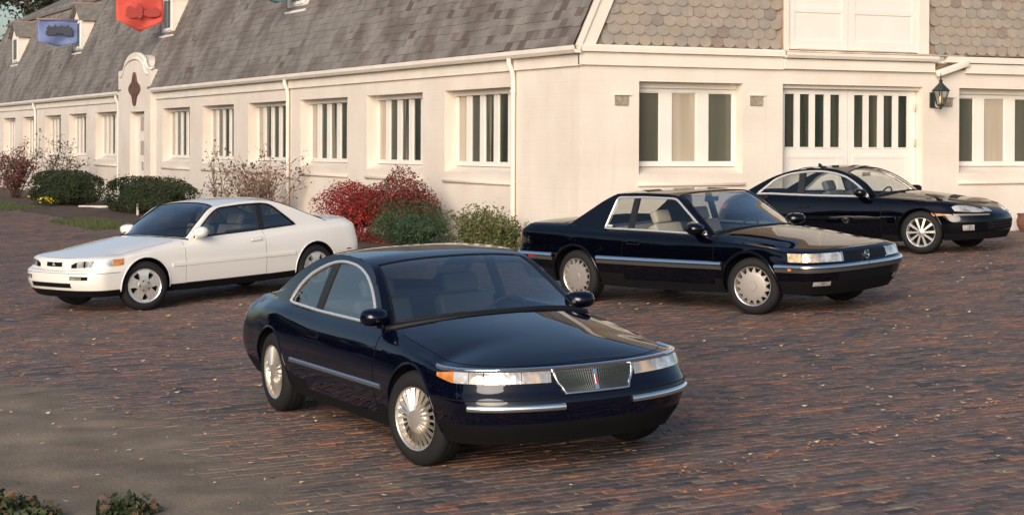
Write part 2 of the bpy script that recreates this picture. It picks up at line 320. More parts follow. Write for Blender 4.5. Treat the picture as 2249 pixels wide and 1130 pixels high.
# ---- brick paving: courses run along the gable facade
def paving():
    L, W, T, J = .205, .098, .05, .007
    rot = math.radians(-3.0); c, s_ = math.cos(rot), math.sin(rot)
    rows = []
    for j in range(-260, 420):
        v = j * (W + J); off = (L + J) / 2 if j % 2 else 0
        u = np.arange(-150, 130) * (L + J) + off + RNG.normal(0, .003, 280)
        rows.append(np.stack([c * u - s_ * v - 4, s_ * u + c * v], 1))
    P = np.concatenate(rows)
    px, dep = to_px(np.stack([P[:, 0], P[:, 1], gz(P[:, 0], P[:, 1])], 1))
    keep = (dep > 8) & (dep < 62) & (px[:, 0] > -600) & (px[:, 0] < 2850) & (px[:, 1] < 1400)
    P = P[keep]; px = px[keep]; dep = dep[keep]
    be = np.array([bed_edge(y) for y in P[:, 1]])
    ok = ~((P[:, 1] > .5) & (P[:, 0] > be)) & ~((P[:, 0] > 0) & (P[:, 1] > -.06)) & ~((P[:, 1] > 0) & (P[:, 0] > -.4))
    P, px, dep = P[ok], px[ok], dep[ok]; n = len(P)
    # colour: runs of alike bricks, as laid from mixed pallets
    ph = np.sin(P[:, 0] * .9 + 1.7 * np.sin(P[:, 1] * 1.3)) * np.sin(P[:, 1] * 2.1 + P[:, 0] * .4)
    bc = np.clip(RNG.random(n) * .80 + .09 + .15 * ph, 0, 1)
    dz = RNG.normal(0, .0022, n); tx = RNG.normal(0, .009, n); ty = RNG.normal(0, .009, n); ra = rot + RNG.normal(0, .012, n)
    z0 = gz(P[:, 0], P[:, 1]) + dz
    dirt = np.array([dirt_edge(y) for y in P[:, 1]])
    inpic = (px[:, 0] > 0) & (px[:, 0] < 2249) & (px[:, 1] < 1126) & (P[:, 0] > dirt + .1)
    order = np.argsort(-np.where(inpic, px[:, 1], -1e9)); single = set(order[:300].tolist())
    root = tag(empty('brick_paving', (0, 0, 0)), kind='structure')
    # single pieces share one mesh
    hl, hw, b = L / 2, W / 2, .006
    def verts(l=hl, w=hw): return np.array([(-l + b, -w + b, 0), (l - b, -w + b, 0), (l - b, w - b, 0), (-l + b, w - b, 0), (-l, -w, -b), (l, -w, -b), (l, w, -b), (-l, w, -b), (-l, -w, -.03), (l, -w, -.03), (l, w, -.03), (-l, w, -.03)])
    F = [(0, 1, 2, 3)] + [(k, 4 + k, 4 + (k + 1) % 4, (k + 1) % 4) for k in range(4)] + [(4 + k, 8 + k, 8 + (k + 1) % 4, 4 + (k + 1) % 4) for k in range(4)]
    V = verts(); me = bpy.data.meshes.new('brick'); me.from_pydata([tuple(v) for v in V], [], F); me.materials.append(M_BRICKO); me.update()
    for k in single:
        o = bpy.data.objects.new('brick', me); o.location = (P[k, 0], P[k, 1], z0[k]); o.rotation_euler = (tx[k], ty[k] - math.atan(GX) * 1, ra[k]); link(o, root)
    m = np.ones(n, bool); m[list(single)] = False
    P, z0, tx, ty, ra, bc = P[m], z0[m], tx[m], ty[m], ra[m], bc[m]; n = len(P)
    V8 = V[:8]; x = V8[None, :, 0]; y = V8[None, :, 1]; z = V8[None, :, 2] * 2 + np.where(np.arange(8) > 3, -.004, 0)[None, :] + x * (-ty[:, None]) + y * tx[:, None]
    X = P[:, :1] + np.cos(ra)[:, None] * x - np.sin(ra)[:, None] * y; Y = P[:, 1:] + np.sin(ra)[:, None] * x + np.cos(ra)[:, None] * y
    Z = z0[:, None] + z + (GX * (X - P[:, :1]))
    co = np.stack([X, Y, Z], 2).reshape(-1, 3)
    F5 = np.array(F[:5]); idx = (F5[None] + (np.arange(n) * 8)[:, None, None]).reshape(-1)
    me = bpy.data.meshes.new('brick_field'); me.vertices.add(len(co)); me.vertices.foreach_set('co', co.ravel())
    me.loops.add(len(idx)); me.loops.foreach_set('vertex_index', idx); me.polygons.add(n * 5); me.polygons.foreach_set('loop_start', np.arange(n * 5) * 4); me.polygons.foreach_set('loop_total', np.full(n * 5, 4))
    me.polygons.foreach_set('use_smooth', np.zeros(n * 5, bool)); me.update(calc_edges=True); at = me.attributes.new('bc', 'FLOAT', 'FACE'); at.data.foreach_set('value', np.repeat(bc, 5)); me.materials.append(M_BRICKA)
    tag(link(bpy.data.objects.new('brick_field', me), root), kind='stuff')
    return n
NB = paving()
# ---- sandy dirt washed over the bricks at the near left
def dirt():
    xs = np.linspace(-17, -10, 141); ys = np.linspace(-21, -7.2, 200); V = []; F = []
    for y in ys:
        e = dirt_edge(y)
        for x in xs:
            d = e - x; h = -.014 + .034 * float(sstep((d + .55) / 1.2)) + .006 * math.sin(x * 7 + 2 * math.sin(y * 3)) + .004 * math.sin(y * 11 + x * 4) + random.gauss(0, .0016)
            V.append((x, y, gzf(x, y) + h))
    n = len(xs)
    for j in range(len(ys) - 1):
        for i in range(n - 1): F.append((j * n + i, j * n + i + 1, (j + 1) * n + i + 1, (j + 1) * n + i))
    m = mat('sandy_dirt', (.190, .146, .102), .95, noise=(2.2, .28), bump=(35, .5))
    tag(mk('dirt', V, F, m, None, True), kind='structure')
dirt()
# ---- planting bed along the wing
def bed():
    ys = np.linspace(.45, 60, 160); V = []; F = []; m = 12
    for y in ys:
        e = bed_edge(y) + .08 * math.sin(y * 3.1)
        for k in range(m + 1):
            x = e + (-.002 - e) * k / m; V.append((x, y, gzf(x, y) + .05 * math.sin(PI * min(k / m * 1.6, 1) * .5) + random.gauss(0, .008)))
    for j in range(len(ys) - 1):
        for k in range(m): F.append((j * (m + 1) + k, j * (m + 1) + k + 1, (j + 1) * (m + 1) + k + 1, (j + 1) * (m + 1) + k))
    tag(mk('planting_bed', V, F, M_SOIL, None, True), kind='structure')
bed()
# ================================================================== stable building
BLD = tag(empty('stable_building', (0, 0, 0)), 'long cream painted stable with slate roof, dormers and shingled gable end', 'building')
def mF(u, d, v): return (u, d, v)          # gable facade: u along x, d into the wall
def mW(u, d, v): return (d, u, v)          # wing: u along y
def ubox(mb, mp, u0, u1, d0, d1, v0, v1, i=0):
    mb.hexa([mp(u0, d0, v0), mp(u1, d0, v0), mp(u1, d1, v0), mp(u0, d1, v0), mp(u0, d0, v1), mp(u1, d0, v1), mp(u1, d1, v1), mp(u0, d1, v1)], i)
def wall(name, mp, u0, u1, openings, top, depth=.4):
    """openings: (u0, u1, v0, v1) cut through a wall running u0..u1"""
    mb = MB(); cur = u0
    for a, b, c, d in sorted(openings):
        ubox(mb, mp, cur, a, 0, depth, -1.2, top)
        if c > -1: ubox(mb, mp, a, b, 0, depth, -1.2, c)
        ubox(mb, mp, a, b, 0, depth, d, top); cur = b
    ubox(mb, mp, cur, u1, 0, depth, -1.2, top)
    return fix_normals(mb.build(name, M_WALL, BLD))
WIN_W = [(2.66, 5.64), (6.74, 9.79), (10.96, 14.07), (15.13, 18.08), (19.30, 22.15), (23.40, 26.28), (31.84, 34.72), (36.05, 38.80), (40.07, 42.90), (44.50, 47.04), (48.52, 51.13)]
WIN_F = [(1.11, 3.17), (7.85, 9.91)]
GD = (3.99, 7.02)
wall('wall', mF, .002, 11.2, [(a, b, 1.30, 3.03) for a, b in WIN_F] + [(GD[0], GD[1], -2, 3.035)], 3.52)
wall('wall', mW, .402, 58, [(a, b, 1.27, 2.99) for a, b in WIN_W] + [(27.80, 29.45, -2, 2.93)], 3.52)
def pane_obj(parent, mp, u0, u1, d, v0, v1, m, name='pane'):
    mb = MB(); ubox(mb, mp, u0, u1, d, d + .012, v0, v1); return fix_normals(mb.build(name, m, parent))
def window(mp, u0, u1, v0, v1, gl0, gl1, dep, npan, pw, mats, head=.0):
    fr = MB(); e = .07
    ubox(fr, mp, u0 + .002, u1 - .002, dep, dep + .06, gl1, v1 - .002)       # head board
    w = fix_normals(fr.build('window', M_FRAME, BLD)); w.data.name = 'window'
    br_ = MB(); ubox(br_, mp, u0 + .002, u1 - .002, dep - .004, dep + .06, gl0 - .07, gl0); fix_normals(br_.build('bottom_rail', M_FRAME, w))
    hb = MB(); ubox(hb, mp, u0 + .004, u1 - .004, dep - .05, dep - .002, v1 - .10, v1 - .003); fix_normals(hb.build('head_moulding', M_FRAME, w))
    # sloping sill
    s_ = MB(); v = [mp(u0 + .002, -.0, v0), mp(u1 - .002, -.0, v0), mp(u1 - .002, dep + .05, v0), mp(u0 + .002, dep + .05, v0), mp(u0 + .002, -.0, v0 + .16), mp(u1 - .002, -.0, v0 + .16), mp(u1 - .002, dep + .05, gl0 - .072), mp(u0 + .002, dep + .05, gl0 - .072)]
    s_.hexa(v); fix_normals(s_.build('sloping_sill', M_WALL, w))
    l_ = MB(); ubox(l_, mp, u0 - .03, u1 + .03, -.045, -.002, v0 - .035, v0 + .02); bevel(l_.build('ledge', M_WALL, w), .008, 1)
    pitch = (u1 - u0 - pw - .10) / (npan - 1); us = [u0 + .05 + k * pitch for k in range(npan)]
    cur = u0 + .002
    for k, a in enumerate(us):
        mb = MB(); ubox(mb, mp, cur, a, dep + .0, dep + .06, gl0 + .001, gl1 - .001); fix_normals(mb.build('mullion', M_FRAME, w))
        st = MB(); t_ = .018
        for q in ((a, a + t_, gl0 + .002, gl1 - .002), (a + pw - t_, a + pw, gl0 + .002, gl1 - .002), (a + t_, a + pw - t_, gl0 + .002, gl0 + t_), (a + t_, a + pw - t_, gl1 - t_, gl1 - .002)):
            ubox(st, mp, q[0] + .0005, q[1] - .0005, dep + .012, dep + .05, q[2], q[3])
        fix_normals(st.build('sash', M_FRAME, w))
        pane_obj(w, mp, a + t_, a + pw - t_, dep + .03, gl0 + t_, gl1 - t_, mats[k % len(mats)]); cur = a + pw
    mb = MB(); ubox(mb, mp, cur, u1 - .002, dep, dep + .06, gl0 + .001, gl1 - .001); fix_normals(mb.build('mullion', M_FRAME, w))
    return w
for k, (a, b) in enumerate(WIN_W):
    if k < 6: pat = [M_PDARK, M_PDARK, M_PGREY if k % 2 else M_PDARK, M_PDARK if k > 2 else M_PGREY, M_PTAN]
    else: pat = [M_PDARK, M_PTAN, M_PDARK, M_PTAN, M_PTAN]
    if k >= 6: pat = [M_PDARK, M_PDARK, M_PGREY, M_PTAN, M_PTAN] if k == 6 else [M_PGREY, M_PTAN, M_PGREY, M_PTAN, M_PTAN]
    if k < 3: pat[2] = M_PMIX
    window(mW, a, b, 1.27, 2.99, 1.62, 2.90, .25, 5, .42, pat)
for k, (a, b) in enumerate(WIN_F): window(mF, a, b, 1.30, 3.03, 1.665, 2.865, .25, 3, .50, [M_PGREY, M_PTAN, M_PGREY])
# ---- carriage doors under the loft
def carriage_doors():
    d0 = .20
    for x0, x1, ps in ((4.0, 5.505, (4.165, 4.485, 4.805, 5.135)), (5.515, 7.01, (5.65, 5.97, 6.30, 6.625))):
        mb = MB(); w_ = .205; cur = x0
        mb.box(x0, x1, d0, d0 + .06, -.6, 1.935); mb.box(x0, x1, d0, d0 + .06, 2.872, 3.03)
        for p in ps: mb.box(cur, p, d0, d0 + .06, 1.9355, 2.8715); cur = p + w_
        mb.box(cur, x1, d0, d0 + .06, 1.9355, 2.8715)
        dr = mb.build('carriage_door', M_FRAME, BLD)
        for p in ps: MB().box(p, p + w_, d0 + .03, d0 + .04, 1.936, 2.871).build('pane', M_PDARK, dr)
        for p in ps: MB().box(p - .012, p + w_ + .012, d0 - .012, d0 - .001, 1.915, 1.934).build('pane_sill', M_FRAME, dr)
        MB().box(x0 + .10, x1 - .10, d0 - .010, d0 - .001, 1.74, 1.80).build('rail', M_FRAME, dr)
        MB().box(x0 + .10, x0 + .22, d0 - .010, d0 - .001, .35, 1.738).box(x1 - .22, x1 - .10, d0 - .010, d0 - .001, .35, 1.738).box(x0 + .2205, x1 - .2205, d0 - .010, d0 - .001, .35, .48).build('panel_frame', M_FRAME, dr)
        if x0 > 5:
            for z in (2.66, 2.02, 1.05): bevel(MB().box(x1 - .05, x1 + .0, d0 - .03, d0 - .002, z - .07, z + .07).build('hinge', mat('painted_iron', (.55, .48, .40), .5), dr), .008, 1)
    MB().box(3.992, 7.018, .10, .199, 2.97, 3.033).build('door_head', M_FRAME, BLD)
carriage_doors()
# ---- eaves on the facade
MB().box(-.05, 3.965, -.055, -.002, 3.285, 3.505).build('fascia', M_TRIM, BLD)
MB().box(-.10, 3.965, -.12, -.003, 3.507, 3.60).box(-.10, 3.965, -.085, -.003, 3.601, 3.625).build('cornice', M_TRIM, BLD)
MB().box(3.975, 7.24, -.075, -.002, 3.30, 3.475).build('fascia', M_TRIM, BLD)
gt = MB(); gt.prism([(-.006, 3.49), (-.14, 3.49), (-.17, 3.54), (-.17, 3.585), (-.155, 3.585), (-.15, 3.53), (-.02, 3.52), (-.006, 3.585)], 0, 3.97, 7.26); fix_normals(gt.build('gutter', M_TRIM, BLD))
bevel(MB().box(4.0, 7.9, -.12, -.003, 3.588, 3.625).build('door_threshold', mat('weathered_trim', (.56, .44, .35), .8, noise=(3, .3)), BLD), .01, 1)
MB().box(7.96, 11.2, -.075, -.002, 3.30, 3.475).build('fascia', M_TRIM, BLD); MB().box(7.5, 11.2, -.12, -.003, 3.49, 3.60).build('cornice', M_TRIM, BLD)
# gutter end that has come loose and hangs at a slant beside the lantern
bg_ = MB().box(-.38, .36, -.09, .0, -.062, .062).build('loose_gutter_piece', M_TRIM, BLD); bevel(bg_, .03, 2)
bg_.location = (7.62, -.06, 3.385); bg_.rotation_euler = (0, math.radians(-17), 0)
MB().box(7.245, 7.955, -.03, -.002, 3.36, 3.47).build('exposed_rafter_end', mat('rotten_wood', (.16, .11, .08), .9, noise=(8, .4)), BLD)
for vx, vz in ((.63, 2.655), (3.30, 2.685), (7.42, 2.715)):
    v = MB().box(vx - .004, vx + .315, -.03, -.002, vz + .135, vz + .16).build('vent', M_TRIM, BLD)
    pr = MB(); pr.hexa([(vx + .01, -.028, vz - .03), (vx + .25, -.028, vz - .03), (vx + .25, -.003, vz - .03), (vx + .01, -.003, vz - .03), (vx + .01, -.006, vz + .134), (vx + .29, -.006, vz + .134), (vx + .29, -.003, vz + .134), (vx + .01, -.003, vz + .134)]); fix_normals(pr.build('vent_hood', mat('vent_grille', (.30, .25, .19), .8, noise=(20, .3)), v))
# ---- gable above the cornice
def rake_x(z): return .02 + (z - 3.626) / 2.2
gw = MB(); gw.prism([(.0, 3.626), (11.1, 3.626), (9.55, 7.0), (1.55, 7.0)], 1, .02, .3); fix_normals(gw.build('gable_wall', mat('gable_backing', (.33, .25, .18), .9), BLD))
rk = MB(); rk.hexa([(-.11, -.07, 3.60), (.23, -.07, 3.60), (.23, .018, 3.60), (-.11, .018, 3.60), (-.11 + 1.545, -.07, 7.0), (.23 + 1.545, -.07, 7.0), (.23 + 1.545, .018, 7.0), (-.11 + 1.545, .018, 7.0)]); fix_normals(rk.build('rake_board', M_TRIM, BLD))
rk = MB(); rk.hexa([(-.125, -.10, 3.60), (-.03, -.10, 3.60), (-.03, -.071, 3.60), (-.125, -.071, 3.60), (-.125 + 1.545, -.10, 7.0), (-.03 + 1.545, -.10, 7.0), (-.03 + 1.545, -.071, 7.0), (-.125 + 1.545, -.071, 7.0)]); fix_normals(rk.build('rake_moulding', M_TRIM, BLD))
def shingles():
    gwall = [o for o in BLD.children if o.name.startswith('gable_wall')][0]
    w, ex, h = .232, .172, .26; V = []; n = 7
    prof = [(-w / 2, h)] + [(-w / 2, .07)] + [(-w / 2 * math.cos(a), .07 - .068 * math.sin(a)) for a in np.linspace(.25, PI - .25, n)] + [(w / 2, .07), (w / 2, h)]
    for k in range(4):
        e = (0, .006, -.004, .003)[k]
        p2 = [(u * (1 + e * 4), v + (e if v < .2 else 0)) for u, v in prof]; m_ = len(p2)
        vs = [(u, -.028 + .026 * (v / h), v) for u, v in p2] + [(u, -.014 + .012 * (v / h), v) for u, v in p2]
        F = [tuple(range(m_))[::-1]] + [(a, (a + 1) % m_, m_ + (a + 1) % m_, m_ + a) for a in range(m_)]
        me = bpy.data.meshes.new('shingle'); me.from_pydata(vs, [], F); me.materials.append(M_SHING); me.update(); V.append(me)
    for r in range(9):
        z = 3.628 + r * ex
        for q in range(48):
            x = .02 + q * (w + .006) + (w / 2 if r % 2 else 0)
            if x - w / 2 < rake_x(z + .14) + .12 or x > 10.2 - (z - 3.6) / 2.2: continue
            if 3.98 - w / 2 < x < 7.10 + w / 2: continue
            o = bpy.data.objects.new('shingle', random.choice(V)); o.location = (x, .0 + random.uniform(-.003, .001), z + random.uniform(-.006, .006)); o.rotation_euler = (0, random.gauss(0, .012), 0); link(o, gwall)
shingles()
for a_, b_ in ((4.01, 4.066), (6.875, 7.10)): MB().box(a_, b_, -.075, .018, 3.63, 6.2).build('loft_door_jamb', M_TRIM, BLD)
for x0, x1 in ((4.07, 5.335), (5.352, 6.87)):
    d = MB().box(x0, x1, -.03, .015, 3.645, 6.1).build('loft_door', M_FRAME, BLD)
    for a_, b_ in ((x0 + .005, x0 + .13), (x1 - .13, x1 - .005)): MB().box(a_, b_, -.046, -.0305, 3.65, 6.1).build('stile', M_FRAME, d)
    for z in (3.66, 4.30, 4.96): MB().box(x0 + .1305, x1 - .1305, -.044, -.0305, z, z + (.16 if z < 4 else .09)).build('rail', M_FRAME, d)
# ---- wing eaves, gutter and downspouts
for a_, b_ in ((-.04, 26.95), (31.0, 58)): MB().box(-.05, -.002, a_, b_, 3.27, 3.47).build('fascia', M_TRIM, BLD)
for y0, y1 in ((-.12, 27.0), (30.95, 58)):
    gt = MB(); gt.prism([(-.051, 3.475), (-.16, 3.475), (-.20, 3.53), (-.20, 3.60), (-.185, 3.60), (-.18, 3.54), (-.07, 3.50), (-.051, 3.60)], 1, y0, y1)
    # prism along y takes (x, z) pairs
    fix_normals(gt.build('gutter', M_TRIM, BLD))
for y in (2.46, 14.80, 31.35, 44.30):
    d = MB().tube([(-.15, y, 3.475), (-.15, y, 3.40), (-.075, y, 3.22), (-.065, y, 3.1), (-.065, y, -.3)], .045, 10).build('downspout', M_TRIM, BLD, True, 50)
    for z in (2.9, 1.3): MB().lathe([(.05, z - .02), (.054, z - .02), (.054, z + .02), (.05, z + .02)], 12, 'z', 0, (-.065, y, 0)).build('strap', M_TRIM, d)
# ---- slate roof of the wing
def slates():
    sx, sz = .4138, .9104; ex, w, L = .175, .265, .36
    back = MB(); back.hexa([(-.10, -.03, 3.585), (-.10, 58, 3.585), (1.35, 58, 6.75 + .025), (1.35, -.03, 6.775), (.1, -.03, 3.585), (.1, 58, 3.585), (1.55, 58, 6.775), (1.55, -.03, 6.775)])
    ro = fix_normals(back.build('roof', mat('roof_backing', (.16, .15, .14), .9), BLD))
    P = []
    for r in range(23):
        s_ = r * ex
        for k in range(int(58 / (w + .004))):
            P.append((s_, k * (w + .004) + (w / 2 if r % 2 else 0) + .08))
    P = np.array(P); n = len(P); s_ = P[:, 0]; y = P[:, 1]
    ok = ~((y > 27.4) & (y < 30.7) & (s_ < .5)); P = P[ok]; n = len(P); s_ = P[:, 0]; y = P[:, 1]
    pos = np.stack([-.165 + sx * s_, y, 3.60 + sz * s_], 1)
    px, dep = to_px(pos); vis = (px[:, 1] > -10) & (px[:, 0] > 0)
    order = np.argsort(np.where(vis, dep, 1e9)); single = order[:300]
    stain = np.sin(y * 1.1 + s_ * 2.4) * np.sin(y * .37 - s_ * 3.1) + .5 * np.sin(y * 2.9 + s_ * 5)
    bc = np.clip(RNG.random(n) * .86 + np.where(stain > .80, .30, 0) * RNG.random(n), 0, 1)
    # slate in its own frame: u along y, v up the slope, n out of the roof (-sz, 0, sx)
    up_ = np.array([sx, 0, sz]); al = np.array([0, 1, 0]); nn = np.array([-sz, 0, sx])
    loc = [(-w / 2, 0, .020), (w / 2, 0, .020), (w / 2, L, .004), (-w / 2, L, .004), (-w / 2, 0, .008), (w / 2, 0, .008), (w / 2, L, -.004), (-w / 2, L, -.004)]
    V = np.array([al * a + up_ * b + nn * c for a, b, c in loc]); F = [(3, 2, 1, 0), (0, 1, 5, 4), (1, 2, 6, 5), (3, 0, 4, 7)]
    me = bpy.data.meshes.new('slate'); me.from_pydata([tuple(v) for v in V], [], F); me.materials.append(M_SLATEO); me.update()
    for k in single:
        o = bpy.data.objects.new('slate', me); j = RNG.normal(0, .004, 3); o.location = tuple(pos[k] + up_ * RNG.normal(0, .008) + nn * abs(j[0])); link(o, ro)
    m = np.ones(n, bool); m[single] = False; pos = pos[m] + up_[None] * RNG.normal(0, .008, (m.sum(), 1)) + nn[None] * np.abs(RNG.normal(0, .004, (m.sum(), 1))); bc = bc[m]; n = len(pos)
    co = (pos[:, None, :] + V[None]).reshape(-1, 3); idx = (np.array(F)[None] + (np.arange(n) * 8)[:, None, None]).reshape(-1)
    me = bpy.data.meshes.new('slate_field'); me.vertices.add(len(co)); me.vertices.foreach_set('co', co.ravel()); me.loops.add(len(idx)); me.loops.foreach_set('vertex_index', idx)
    nf = n * len(F); me.polygons.add(nf); me.polygons.foreach_set('loop_start', np.arange(nf) * 4); me.polygons.foreach_set('loop_total', np.full(nf, 4)); me.polygons.foreach_set('use_smooth', np.zeros(nf, bool)); me.update(calc_edges=True)
    at = me.attributes.new('bc', 'FLOAT', 'FACE'); at.data.foreach_set('value', np.repeat(bc, len(F))); me.materials.append(M_SLATEA)
    tag(link(bpy.data.objects.new('slate_field', me), ro), kind='stuff')
    # upper roof slope behind the break
    ur = MB(); ur.hexa([(1.36, -.03, 7.15), (1.36, 58, 7.15), (5.5, 58, 9.2), (5.5, -.03, 9.2), (1.36, -.03, 7.25), (1.36, 58, 7.25), (5.5, 58, 9.3), (5.5, -.03, 9.3)]); fix_normals(ur.build('upper_slope', M_SLATEA, ro))
    fix_normals(MB().hexa([(1.3, 57.9, 3.5), (9, 57.9, 3.5), (9, 58, 3.5), (1.3, 58, 3.5), (1.4, 57.9, 7.1), (7, 57.9, 7.1), (7, 58, 7.1), (1.4, 58, 7.1)]).build('end_gable', M_WALL, BLD))
slates()
# ---- dormers
M_SALMON = mat('dormer_roof', (.34, .20, .155), .8, noise=(3, .2))
M_YELLOW = mat('dormer_boards', (.80, .66, .44), .7)
def dormer(y0):
    y1 = y0 + 1.5; xf, zb, ze, za = .60, 5.20, 6.38, 6.95; xr = lambda z: -.165 + (z - 3.6) / 2.2
    mb = MB(); mb.prism([(y0, zb), (y1, zb), (y1, ze), ((y0 + y1) / 2, za), (y0, ze)], 0, xf, xf + .05)
    d = fix_normals(mb.build('dormer', M_TRIM, BLD))
    for y, s_ in ((y0, 1), (y1, -1)):
        c = MB(); t = .04 * s_; a, b, e = (xf + .051, zb), (xf + .051, ze), (xr(ze) + .1, ze)
        c.add([(a[0], y, a[1]), (b[0], y, b[1]), (e[0], y, e[1]), (a[0], y + t, a[1]), (b[0], y + t, b[1]), (e[0], y + t, e[1])], [(0, 1, 2), (5, 4, 3), (0, 3, 4, 1), (1, 4, 5, 2), (2, 5, 3, 0)]); fix_normals(c.build('cheek', M_TRIM, d))
        for k in range(5):
            z = zb + .12 + k * .24; MB().box(xf + .06, min(xr(z) + .1, xr(ze)), y - .008 if s_ > 0 else y, y if s_ > 0 else y + .008, z, z + .012).build('siding_lap', M_TRIM, d)
    ym = (y0 + y1) / 2
    for s_ in (-1, 1):
        e_ = ym + s_ * .88; r = MB(); r.hexa([(xf - .16, ym, za + .0), (xf - .16, e_, ze - .05), (xr(ze) + .35, e_, ze - .05), (xr(za) + .35, ym, za + .0), (xf - .16, ym, za + .06), (xf - .16, e_, ze + .01), (xr(ze) + .35, e_, ze + .01), (xr(za) + .35, ym, za + .06)]); fix_normals(r.build('dormer_roof', M_SLATEA if False else mat('dormer_slate', (.20, .18, .155), .85, noise=(5, .25)), d))
    MB().tube([(xf - .17, ym, za + .05), (xr(za) + .3, ym, za + .05)], .045, 6).build('ridge_cap', M_SALMON, d)
    MB().box(xf - .03, xf - .002, y0 + .30, y1 - .30, zb + .16, ze - .03).build('window_casing', M_FRAME, d)
    MB().box(xf - .036, xf - .031, y0 + .42, ym - .02, zb + .24, ze - .12).build('pane', M_PDARK, d); MB().box(xf - .036, xf - .031, ym + .02, y1 - .42, zb + .24, ze - .12).build('pane', M_PDARK, d)
    MB().box(xf - .07, xf - .002, y0 - .03, y1 + .03, zb - .05, zb + .02).build('dormer_sill', M_FRAME, d)
for y0 in (15.3, 27.15, 39.3, 50.9): dormer(y0)
# ---- entrance with curved parapet
def portico():
    y0, y1, xp = 27.05, 30.95, -.16; ym = (y0 + y1) / 2
    top = []
    for k in np.linspace(0, 1, 41):
        y = y0 + (y1 - y0) * k; t = abs(2 * k - 1)
        z = 4.16 if t > .80 else (4.16 + .14 * float(sstep((.80 - t) / .16)) if t > .64 else 4.30 + .36 * math.sqrt(max(0, 1 - (t / .64) ** 2)) )
        top.append((y, z))
    mb = MB(); mb.prism([(y0, 2.93)] + top + [(y1, 2.93)], 0, xp, .30); d0, d1 = 27.78, 29.47
    mb.box(xp, .30, y0, d0, -1.2, 2.9295); mb.box(xp, .30, d1, y1, -1.2, 2.9295)
    p = fix_normals(mb.build('entrance_bay', M_WALL, BLD))
    MB().tube([(xp - .01, a, b - .12) for a, b in top[3:-3]], .035, 6).build('parapet_moulding', M_TRIM, p, True)
    MB().tube([(xp + .05, a, b + .02) for a, b in top], .06, 6).build('coping', M_TRIM, p, True)
    # dark ornament
    n = 48; pts = []
    for k in range(n):
        a = 2 * PI * k / n; r = 1 + .20 * math.cos(4 * a) ; pts.append((28.85 + .55 * r * math.cos(a) * (.78 + .22 * abs(math.cos(a))), 3.62 + .43 * r * math.sin(a) * (.80 + .2 * abs(math.sin(a)) ** 3)))
    o = MB(); o.prism(pts, 0, xp - .05, xp - .002); fix_normals(o.build('ornament', mat('bronze_ornament', (.16, .085, .06), .6, .2, noise=(6, .3)), p))
    dr = MB().box(.06, .12, d0 + .02, d1 - .02, -.5, 2.92).build('door', M_FRAME, p)
    for z0, z1, m_ in ((2.35, 2.78, M_PTAN), (1.62, 2.05, M_PTAN), (.35, .95, M_TRIM)):
        MB().box(.045, .059, 28.42, 28.98, z0, z1).build('panel', mat('door_panel', (.46, .37, .30), .5), dr)
    MB().box(.03, .059, 28.62, 28.80, 1.18, 1.42).build('letter_box', mat('door_panel', (.46, .37, .30), .5), dr)
    # little roof running back to the slates
    r = MB(); r.prism([(28.0, 4.28), (ym, 4.60), (30.0, 4.28)], 0, .30, .62); fix_normals(r.build('porch_roof', M_SALMON, p))
    r = MB(); r.box(.305, .55, 27.95, 30.05, 3.7, 4.279); r.build('porch_cheek', M_TRIM, p)
portico()
# ================================================================== cars
def pslopes(t, y):
    """monotone cubic slopes along axis 0"""
    h = np.diff(t); h = h.reshape((-1,) + (1,) * (y.ndim - 1)); d = np.diff(y, axis=0) / h
    m = np.zeros_like(y)
    w1 = 2 * h[1:] + h[:-1]; w2 = h[1:] + 2 * h[:-1]
    a, b = d[:-1], d[1:]
    ok = a * b > 0
    with np.errstate(divide='ignore', invalid='ignore'):
        m[1:-1] = np.where(ok, (w1 + w2) / (w1 / a + w2 / b), 0)
    m[0] = d[0]; m[-1] = d[-1]
    return m
def peval(t, y, m, x):
    x = np.clip(np.asarray(x, float), t[0], t[-1]); k = np.clip(np.searchsorted(t, x, side='right') - 1, 0, len(t) - 2)
    h = (t[k + 1] - t[k]); u = (x - t[k]) / h
    sh = (-1,) + (1,) * (y.ndim - 1); h = h.reshape(sh); u = u.reshape(sh)
    return (2 * u**3 - 3 * u**2 + 1) * y[k] + (u**3 - 2 * u**2 + u) * h * m[k] + (-2 * u**3 + 3 * u**2) * y[k + 1] + (u**3 - u**2) * h * m[k + 1]
def fn(pts):
    p = sorted(pts); t = np.array([a for a, _ in p], float); y = np.array([b for _, b in p], float)
    if len(p) == 1: return lambda x: np.full(np.shape(np.asarray(x, float)), y[0])
    m = pslopes(t, y) if len(p) > 2 else np.full(2, (y[1] - y[0]) / (t[1] - t[0]))
    return lambda x: peval(t, y, m, np.atleast_1d(x)).reshape(np.shape(x)) if np.ndim(x) else float(peval(t, y, m, np.array([x]))[0])
